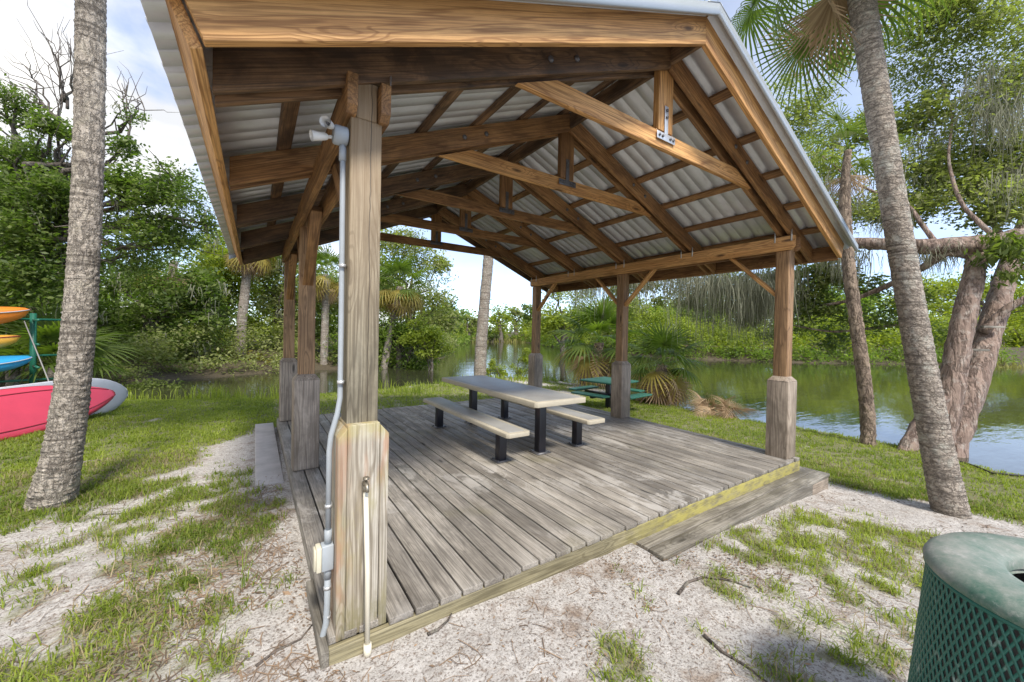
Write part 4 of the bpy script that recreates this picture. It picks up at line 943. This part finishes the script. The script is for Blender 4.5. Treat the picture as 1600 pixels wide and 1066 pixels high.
# ------------------------------------------------------------------ far shore
FG = 'trees on the far shore'
ptree('tree', 'bright yellow green tree across the pond behind the rear pond side post', 'tree', 880, 37, (880,510), [(850,485,26),(872,458,26),(905,462,26),(850,520,22),(880,500,30),(915,500,26),(840,505,16),(900,528,22),(930,480,24),(862,440,14)], size=.28, dens=4.2, leaf='bright', r0=.3, group=FG)
for (lab, u, d, cl, lf_) in [
  ('dark far tree at the narrow end of the pond, next to the bushy creek bank', 706, 50, [(700,480,16),(712,495,16),(695,505,14),(715,515,12),(688,490,14),(703,520,12)], 'oak'),
  ('pale small far tree beside the water, half behind the straight grey palm trunk', 733, 72, [(730,497,10),(738,508,10),(725,512,10),(745,500,9),(733,520,8)], 'olive'),
  ('round yellow green far tree between the straight grey palm and the rear post', 783, 80, [(780,490,12),(792,497,10),(772,500,10),(785,510,12),(775,518,8)], 'bright'),
  ('olive far tree above the pale bank at the end of the pond', 806, 92, [(805,486,12),(815,495,10),(798,498,10),(808,508,10)], 'olive'),
  ('tall dull far tree right beside the rear pond side post', 829, 84, [(828,482,12),(838,490,12),(820,495,9),(832,505,12),(845,500,10)], 'oak'),
  ('dark small far shrub on the pale bank', 770, 78, [(768,528,6),(774,524,6),(762,526,5)], 'darkleaf'),
  ('grey green far tree seen just past the middle pond side post', 965, 44, [(950,490,24),(980,480,26),(960,515,24),(990,515,24),(1005,490,22),(1000,540,16)], 'olive'),
  ('mid green far tree behind the low brown skirted palm', 1050, 42, [(1035,495,26),(1065,490,26),(1050,525,24),(1080,525,22),(1030,530,20),(1060,550,14)], 'bush'),
  ('green far tree across the pond below the thickest moss curtain', 1120, 41, [(1105,480,28),(1140,490,28),(1120,525,24),(1150,530,22),(1095,535,20),(1130,555,12)], 'bush'),
  ('dense dark far tree behind the front corner post by the step', 1185, 42, [(1170,480,28),(1200,485,28),(1185,525,24),(1215,530,22),(1165,540,18),(1200,555,14)], 'oak'),
  ('bright far tree between the front corner post and the slim flaking trunk', 1262, 43, [(1250,470,28),(1285,480,28),(1265,520,26),(1295,530,22),(1245,540,18),(1275,558,12)], 'bright'),
  ('green far bush behind the slim flaking trunk', 1340, 46, [(1320,480,28),(1355,470,30),(1340,520,26),(1370,525,24),(1325,545,18),(1355,560,12)], 'bush'),
  ('yellow green far tree between the tall grey palm and the oak stems', 1440, 50, [(1415,470,28),(1450,450,30),(1430,510,28),(1465,515,26),(1410,540,20),(1445,555,14),(1480,480,26)], 'bright'),
  ('light green far tree behind the oak stems at the edge of the view', 1560, 50, [(1530,450,28),(1575,460,32),(1610,480,34),(1555,515,28),(1595,530,24),(1525,530,22),(1570,550,14),(1640,500,34)], 'bright'),
  ]:
    ptree('tree', lab, 'tree', u, d, (cl[0][0], cl[0][1]+15), cl, size=.0062*d+.05, dens=4.2, leaf=lf_, r0=.006*d, group=FG)
# tall trees further back behind the right bank
for (lab, u, d, cl, lf_) in [
  ('tall pale tree rising behind the far bank above the moss curtain', 1120, 62, [(1080,474,34),(1130,459,36),(1180,479,34),(1040,489,30),(1110,504,34),(1160,514,30)], 'olive'),
  ('tall green tree rising behind the far bank by the slim flaking trunk', 1290, 64, [(1250,464,32),(1300,454,36),(1350,474,34),(1280,499,34),(1330,504,30)], 'bush'),
  ('tall yellow green tree rising behind the far bank beyond the oak', 1500, 66, [(1430,464,32),(1480,449,34),(1540,459,36),(1600,454,40),(1510,494,34),(1580,504,36),(1660,474,44)], 'bright'),
  ('tall dull tree rising behind the far bank beyond the crooked shore palm', 985, 58, [(945,489,26),(985,479,28),(1015,494,26),(960,514,26),(930,504,20)], 'oak')]:
    ptree('tree', lab, 'tree', u, d, (cl[0][0], cl[0][1]+25), cl, size=.0055*d+.05, dens=4., leaf=lf_, r0=.35, group=FG)
# undergrowth along the far water edge, read as one mass
lf = MB(); lf2 = MB(); lf3 = MB(); ug = [onz(a_, b_, WZ)[:2] for a_, b_ in [(-60,607)]+farp]
for i in range(len(ug)-1):
    a_, b_ = ug[i], ug[i+1]; n_ = max(2, int(np.linalg.norm(b_-a_)/.9)); out = np.array([-(b_-a_)[1], (b_-a_)[0]]); out /= np.linalg.norm(out)+1e-9
    for t_ in np.linspace(0, 1, n_, endpoint=False):
        q = a_+(b_-a_)*t_; dd = (np.array([*q,0])-CAM)@_f; r_ = rng.uniform(.4,.8)*min(2.1, .5+dd/24)
        for row in range(3 if i > 8 else 2):
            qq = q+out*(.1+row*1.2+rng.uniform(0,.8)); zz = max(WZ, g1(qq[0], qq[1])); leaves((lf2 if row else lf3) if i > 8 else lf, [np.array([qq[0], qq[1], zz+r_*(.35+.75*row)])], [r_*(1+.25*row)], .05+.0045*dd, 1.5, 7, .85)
tag(obj('creek_undergrowth', lf, M['olive']), 'low dull growth overhanging the far edge of the creek', 'undergrowth', kind='stuff')
tag(obj('waterline_undergrowth', lf3, M['bush']), 'darker low growth touching the water along the far edge of the pond', 'undergrowth', kind='stuff')  # darker leaf colour puts shading and some variety into the waterline row
tag(obj('pond_undergrowth', lf2, M['bright']), 'bright low growth overhanging the far edge of the pond', 'undergrowth', kind='stuff')
# woods beyond, read as one mass
lf = MB()
for (u, d, top, r) in [(u, 105+25*math.sin(u*.05), 486+rng.uniform(-10,8), 26) for u in range(640, 980, 14)]+[(u, 80+8*math.sin(u*.03), 470+rng.uniform(-12,12), 30) for u in range(930, 1760, 22)]+[(u, 34+4*math.sin(u*.04), 410+rng.uniform(-30,30), 50) for u in range(-150, 640, 30)]:
    p0 = at(u, 520, d); hgt = (525-top)*d/FPX; rr = r*d/FPX*.7
    C = [np.array([p0[0], p0[1], 0])+np.array([rng.normal()*rr*.6, rng.normal()*rr*.6, h]) for h in np.arange(.3*rr, hgt+.9-rr*.4, rr*.8)]
    leaves(lf, C, [rr]*len(C), .0065*d+.03, 1.5, 7, .9)
tag(obj('distant_woods', lf, M['bush']), 'mixed woods closing the view behind the pond and the creek', 'woods', kind='stuff')
# shoreline shrubs
for (lab, u, d, cl, lf_) in [
  ('small rounded yellow green shrub at the water beside the straight grey palm trunk', 772, 16.5, [(765,578,11),(778,576,12),(770,566,8),(782,585,9),(760,586,8)], 'bright'),
  ('taller yellow green shrub at the water beside the rear pond side post', 815, 16.8, [(805,575,11),(820,562,10),(828,578,11),(812,585,12),(822,548,6),(836,588,9)], 'bright')]:
    ptree('shrub', lab, 'shrub', u, d, (cl[0][0], cl[0][1]+5), cl, size=.085, dens=5., leaf=lf_, r0=.03, group='shrubs at the near water edge', stems=5)

# ------------------------------------------------------------------ dead frond pile, sticks, hose
c = np.array([*onz(1125,650,-.5)[:2], 0]); c[2] = g1(c[0], c[1])+.05
pile = MB()
for k in range(34): place_fan(pile, fan(15, .40, .18, rng.uniform(-.1,1.4), span=75, wid=.014), c+rng.normal(size=3)*np.array([.15,.15,.05])+np.array([0,0,.12]), rng.uniform(0,6.28), R(rng.uniform(-25,30)), rng.uniform(-1.5,1.5))
tag(obj('dead_frond_pile', pile, M['frond_dead']), 'heap of dry tan palm fronds lying on the grass at the pond edge', 'frond pile')
def stick(lab, pl, r, z=-.14, mt='bark_dark'):
    P = []
    for u, v in pl:
        q = onz(u, v, z); P.append((q[0], q[1], g1(q[0], q[1])+r*.8))
    mb = MB(); P = np.array(P); mb.tube(P, np.linspace(r, r*.4, len(P)), 7); tag(obj('fallen_stick', mb, M[mt], smooth=True), lab, 'stick', 'sticks on the ground')
stick('long thin bent stick on the sand in front of the wooden step', [(1060,925),(1075,905),(1100,898),(1140,902),(1175,910)], .011)
stick('dark straight stick on the sand between the deck and the trash can', [(1100,990),(1130,1015),(1165,1035),(1200,1062)], .010)
stick('short split stick on the sand in front of the deck rim', [(668,1000),(685,992),(700,978),(706,966)], .010)
stick('curved root like stick on the sand at the foot of the conduit', [(400,1040),(430,1020),(470,1000),(490,975)], .008, -.1)
stick('pale dry frond stem lying on the lawn by the leaning palm', [(122,738),(140,733),(156,732)], .018, -.2, 'bark_palm')
stick('thin straight twig on the sand by the base of the leaning palm', [(150,808),(220,805),(290,800)], .006, -.12)
P = [onz(u, v, -.52) for u, v in ((1500,728),(1525,737),(1550,748),(1600,752),(1650,756))]; P = np.array([(q[0], q[1], g1(q[0], q[1])+.03) for q in P]); mb = MB(); mb.tube(P, .014, 8)
tag(obj('garden_hose', mb, M['hose'], smooth=True), 'thin black hose lying along the bank at the foot of the oak', 'hose')

# ------------------------------------------------------------------ ground cover (stuff)
def blades(n, xr, yr, L, wid, per=1, spread=.02, zofs=-.005):
    x = rng.uniform(*xr, n//per); y = rng.uniform(*yr, n//per)
    tv = turf(x, y); keep = rng.random(len(x)) < tv*tv*1.1*np.clip((vnoise(x, y, .11, 77)-.12)*2.2, .12, 1)
    x, y = x[keep], y[keep]; k = per
    tl = rng.uniform(.55, 1.35, len(x)).repeat(k); x = x.repeat(k); y = y.repeat(k); n = len(x)
    x = x+rng.normal(size=n)*spread; y = y+rng.normal(size=n)*spread
    keep = ~((x > -.1) & (x < 5.46) & (y > -.06) & (y < 5.52)); keep &= ~((x > 2.2) & (x < 5.66) & (y > -.31) & (y < .5)); keep &= ~((x > -.36) & (x < -.05) & (y > 2.6) & (y < 5.62)); keep &= np.hypot(x-CAM[0], y-CAM[1]) > .75
    x, y, tl = x[keep], y[keep], tl[keep]; n = len(x); z = gz(x, y)+zofs
    l = L*tl*rng.uniform(.5, 1.25, n)*(.6+.8*fbm(x, y, .5, 41)); a = rng.uniform(0, 2*np.pi, n); lean = rng.uniform(.25, 1.5, n)
    dx, dy = np.cos(a), np.sin(a); wx, wy = -dy*wid*rng.uniform(.6,1.4,n), dx*wid*rng.uniform(.6,1.4,n)
    P0 = np.stack([x, y, z], -1); P1 = P0+np.stack([dx*lean*l*.25, dy*lean*l*.25, l*.5], -1); P2 = P0+np.stack([dx*lean*l*.85, dy*lean*l*.85, l*np.maximum(.95-.45*lean,.18)], -1)
    w = np.stack([wx, wy, 0*wx], -1)
    V = np.stack([P0-w, P0+w, P1+w*.85, P1-w*.85, P2], 1).reshape(-1, 3); b = np.arange(n)[:, None]*5
    mb = MB(); mb.add(V, b+np.array([[0,1,2,3]])); mb.T.append(b+np.array([[3,2,4]])); return mb
g = MB()
g.merge(blades(360000, (-3.6,6.6), (-2.4,3.4), .078, .0030, 8, .030))
g.merge(blades(50000, (-3.6,6.6), (-2.4,3.4), .045, .0026))
g.merge(blades(240000, (-8,0), (2.4,13), .065, .0048, 5, .03))
g.merge(blades(90000, (-1,13), (5.3,14), .085, .006, 4, .04))
g.merge(blades(110000, (5.3,11), (-5,6.5), .075, .0045, 6, .03))
tag(obj('grass', g, M['grass']), 'short patchy green grass growing on the sandy lawn', 'grass', kind='stuff')
dg = blades(110000, (-3.8,6.8), (-2.4,4.5), .085, .0022, 4, .04)
tag(obj('dry_grass', dg, M['drygrass']), 'dead tan grass blades matted among the green turf', 'dry grass', kind='stuff')
# taller weeds along the water and creek edges
def weeds(n, pts, L, wid, sc):
    mb = MB()
    for (u, v, zz) in pts:
        q = onz(u, v, zz); k = n
        x = q[0]+rng.normal(size=k)*sc; y = q[1]+rng.normal(size=k)*sc; z = gz(x, y); l = L*rng.uniform(.4,1.2,k); a = rng.uniform(0,6.28,k); le = rng.uniform(.05,.7,k)
        dx, dy = np.cos(a), np.sin(a); w = np.stack([-dy*wid, dx*wid, 0*a], -1); P0 = np.stack([x,y,z],-1)
        P1 = P0+np.stack([dx*le*l*.3, dy*le*l*.3, l*.6],-1); P2 = P0+np.stack([dx*le*l, dy*le*l, l*(1-.4*le)],-1)
        V = np.stack([P0-w,P0+w,P1+w,P1-w,P2],1).reshape(-1,3); b = np.arange(k)[:,None]*5; s = MB(); s.add(V, b+np.array([[0,1,2,3]])); s.T.append(b+np.array([[3,2,4]])); mb.merge(s)
    return mb
wl = [(u, 636-.012*(u-200)+rng.uniform(-4,3), -.52) for u in range(190, 440, 9)]+[(u, 622-.18*(u-590)+rng.uniform(-4,3), -.52) for u in range(590, 700, 6)]+[(330,612,-.55),(345,618,-.55),(360,625,-.5),(300,628,-.5)]
wd = weeds(5, wl, .22, .008, .25); wd.merge(weeds(26, [(u, 634+rng.uniform(-5,2), -.52) for u in (205,215,310,325,335,345,350,362,420,428,436)]+[(u, 618, -.52) for u in (612,630,634,655)], .45, .009, .28))
wd.merge(weeds(30, [(u, 598+rng.uniform(-3,3), -.55) for u in range(700, 860, 10)], .3, .012, .3))
tag(obj('bank_weeds', wd, M['grass']), 'taller weeds along the near edge of the creek and pond', 'weeds', kind='stuff')
rd = weeds(90, [(u, 578+rng.uniform(-3,2), WZ) for u in range(1530, 1640, 8)], .9, .03, 1.2); rd.merge(weeds(60, [(u, 534.5, WZ) for u in range(720, 850, 8)], 1.4, .06, 2.))
tag(obj('marsh_reeds', rd, M['reed']), 'yellowish reeds at the foot of the far shore', 'reeds', kind='stuff')
# leaf litter
def litter(n, xr, yr, size):
    x = rng.uniform(*xr, n); y = rng.uniform(*yr, n); m_ = fbm(x, y, .5, 51); keep = rng.random(n) < np.clip((m_-.46)*5, .05, 1)
    keep &= ~((x > -.06) & (x < 5.45) & (y > -.05) & (y < 5.5)); keep &= ~((x > 2.2) & (x < 5.65) & (y > -.31) & (y < .45)); x, y = x[keep], y[keep]; n = len(x); z = gz(x, y)+rng.uniform(.002,.010,n)
    a = rng.uniform(0,6.28,n); l = size*rng.uniform(.5,1.3,n); d = np.stack([np.cos(a),np.sin(a),rng.uniform(-.3,.3,n)],-1); w = np.stack([-np.sin(a),np.cos(a),rng.uniform(-.4,.4,n)],-1)
    P = np.stack([x,y,z],-1); L = l[:,None]; mb = MB()
    V = np.stack([P-d*L*.5, P-w*L*.2, P+d*L*.5, P+w*L*.2],1).reshape(-1,3); mb.add(V, np.arange(4*n).reshape(n,4)); return mb
lt = litter(7000, (-3.5,6.5), (-2.4,3.2), .030); lt.merge(litter(5000, (-1.0,-.02), (-1.,3.4), .022)); lt.merge(litter(6000, (-.3,3.), (-.9,-.02), .02)); lt.merge(litter(350, (-3.,5.5), (-2.,2.), .06))
def straw(n, xr, yr, l0):
    x = rng.uniform(*xr, n); y = rng.uniform(*yr, n); keep = rng.random(n) < np.clip((fbm(x, y, .45, 61)-.42)*5, .08, 1)
    keep &= ~((x > -.08) & (x < 5.46) & (y > -.06) & (y < 5.5)); keep &= ~((x > 2.2) & (x < 5.66) & (y > -.31) & (y < .46)); x, y = x[keep], y[keep]; n = len(x)
    a = rng.uniform(0,6.28,n); l = l0*rng.uniform(.4,1.4,n)/2; wd_ = rng.uniform(.0012,.003,n); k = rng.normal(size=n)*.35; mb = MB(); R_ = []
    for q, e in ((-1,-1),(-1,1),(1,1),(1,-1)):
        pass
    dx, dy = np.cos(a), np.sin(a); C = [(x-dx*l, y-dy*l), (x-dy*l*k, y+dx*l*k), (x+dx*l, y+dy*l)]
    V = []
    for (px_, py_) in C:
        z = gz(px_, py_)+.004+rng.uniform(0,.006,n)
        V += [np.stack([px_-dy*wd_, py_+dx*wd_, z], -1), np.stack([px_+dy*wd_, py_-dx*wd_, z], -1)]
    b = np.arange(n)[:, None]*6; mb.add(np.stack(V, 1).reshape(-1, 3), b+np.array([[0,1,3,2]])); mb.Q.append(b+np.array([[2,3,5,4]])); return mb
lt.merge(straw(5000, (-3.5,6.5), (-2.4,3.4), .12)); lt.merge(straw(3000, (-1.1,0), (-1.2,2.8), .10))
tag(obj('leaf_litter', lt, M['litter']), 'scattered small brown dead leaves on the sand', 'leaf litter', kind='stuff')

# ------------------------------------------------------------------ light
SUN_EL, SUN_AZ = R(52), R(180+34-30)      # azimuth clockwise from +Y: behind the viewer, a little to the left
sd = np.array([math.sin(SUN_AZ)*math.cos(SUN_EL), math.cos(SUN_AZ)*math.cos(SUN_EL), math.sin(SUN_EL)])
sl = bpy.data.lights.new('sun', 'SUN'); sl.energy = 1.9; sl.angle = R(9); sl.color = (1,.93,.82)
so = bpy.data.objects.new('sun', sl); COL.objects.link(so); so.rotation_euler = Vector(sd).to_track_quat('Z','Y').to_euler()
w = bpy.data.worlds.new('World'); scene.world = w; w.use_nodes = True; nt = w.node_tree; bg = nt.nodes['Background']
sky = nt.nodes.new('ShaderNodeTexSky'); sky.sky_type = 'NISHITA'; sky.sun_disc = False; sky.sun_elevation = SUN_EL; sky.sun_rotation = SUN_AZ; sky.air_density = .6; sky.dust_density = .4; sky.ozone_density = 1.6
tcw = nt.nodes.new('ShaderNodeTexCoord'); mp = nt.nodes.new('ShaderNodeMapping'); mp.inputs['Scale'].default_value = (1,1,2.2); mp.inputs['Location'].default_value = (.3,.1,0); nt.links.new(tcw.outputs['Generated'], mp.inputs['Vector'])
ns = nt.nodes.new('ShaderNodeTexNoise'); ns.inputs['Scale'].default_value = 2.3; ns.inputs['Detail'].default_value = 9; ns.inputs['Roughness'].default_value = .55; ns.inputs['Distortion'].default_value = .3; nt.links.new(mp.outputs[0], ns.inputs['Vector'])
dp = nt.nodes.new('ShaderNodeVectorMath'); dp.operation = 'DOT_PRODUCT'; dp.inputs[1].default_value = (-.8,.15,-.45); nt.links.new(tcw.outputs['Generated'], dp.inputs[0])
ma = nt.nodes.new('ShaderNodeMath'); ma.operation = 'MULTIPLY_ADD'; ma.inputs[1].default_value = .30; nt.links.new(dp.outputs['Value'], ma.inputs[0]); nt.links.new(ns.outputs['Fac'], ma.inputs[2])
rp = nt.nodes.new('ShaderNodeValToRGB'); nt.links.new(ma.outputs[0], rp.inputs['Fac']); rp.color_ramp.elements[0].position = .46; rp.color_ramp.elements[1].position = .60; rp.color_ramp.elements[0].color = (.32,.32,.32,1)
ns2 = nt.nodes.new('ShaderNodeTexNoise'); ns2.inputs['Scale'].default_value = 3.4; ns2.inputs['Detail'].default_value = 6; nt.links.new(mp.outputs[0], ns2.inputs['Vector'])
rc = nt.nodes.new('ShaderNodeValToRGB'); nt.links.new(ns2.outputs['Fac'], rc.inputs['Fac']); rc.color_ramp.elements[0].position = .40; rc.color_ramp.elements[0].color = (2.35,2.4,2.5,1); rc.color_ramp.elements[1].position = .58; rc.color_ramp.elements[1].color = (3.5,3.45,3.35,1)
mx = nt.nodes.new('ShaderNodeMix'); mx.data_type = 'RGBA'; nt.links.new(rp.outputs['Color'], mx.inputs[0]); nt.links.new(sky.outputs[0], mx.inputs[6]); nt.links.new(rc.outputs['Color'], mx.inputs[7])
nt.links.new(mx.outputs[2], bg.inputs['Color']); bg.inputs['Strength'].default_value = .14
scene.view_settings.view_transform = 'Standard'; scene.view_settings.look = 'None'; scene.view_settings.exposure = 1.5; scene.view_settings.gamma = 1
scene.cycles.max_bounces = 8; scene.cycles.transparent_max_bounces = 4; scene.cycles.use_denoising = True
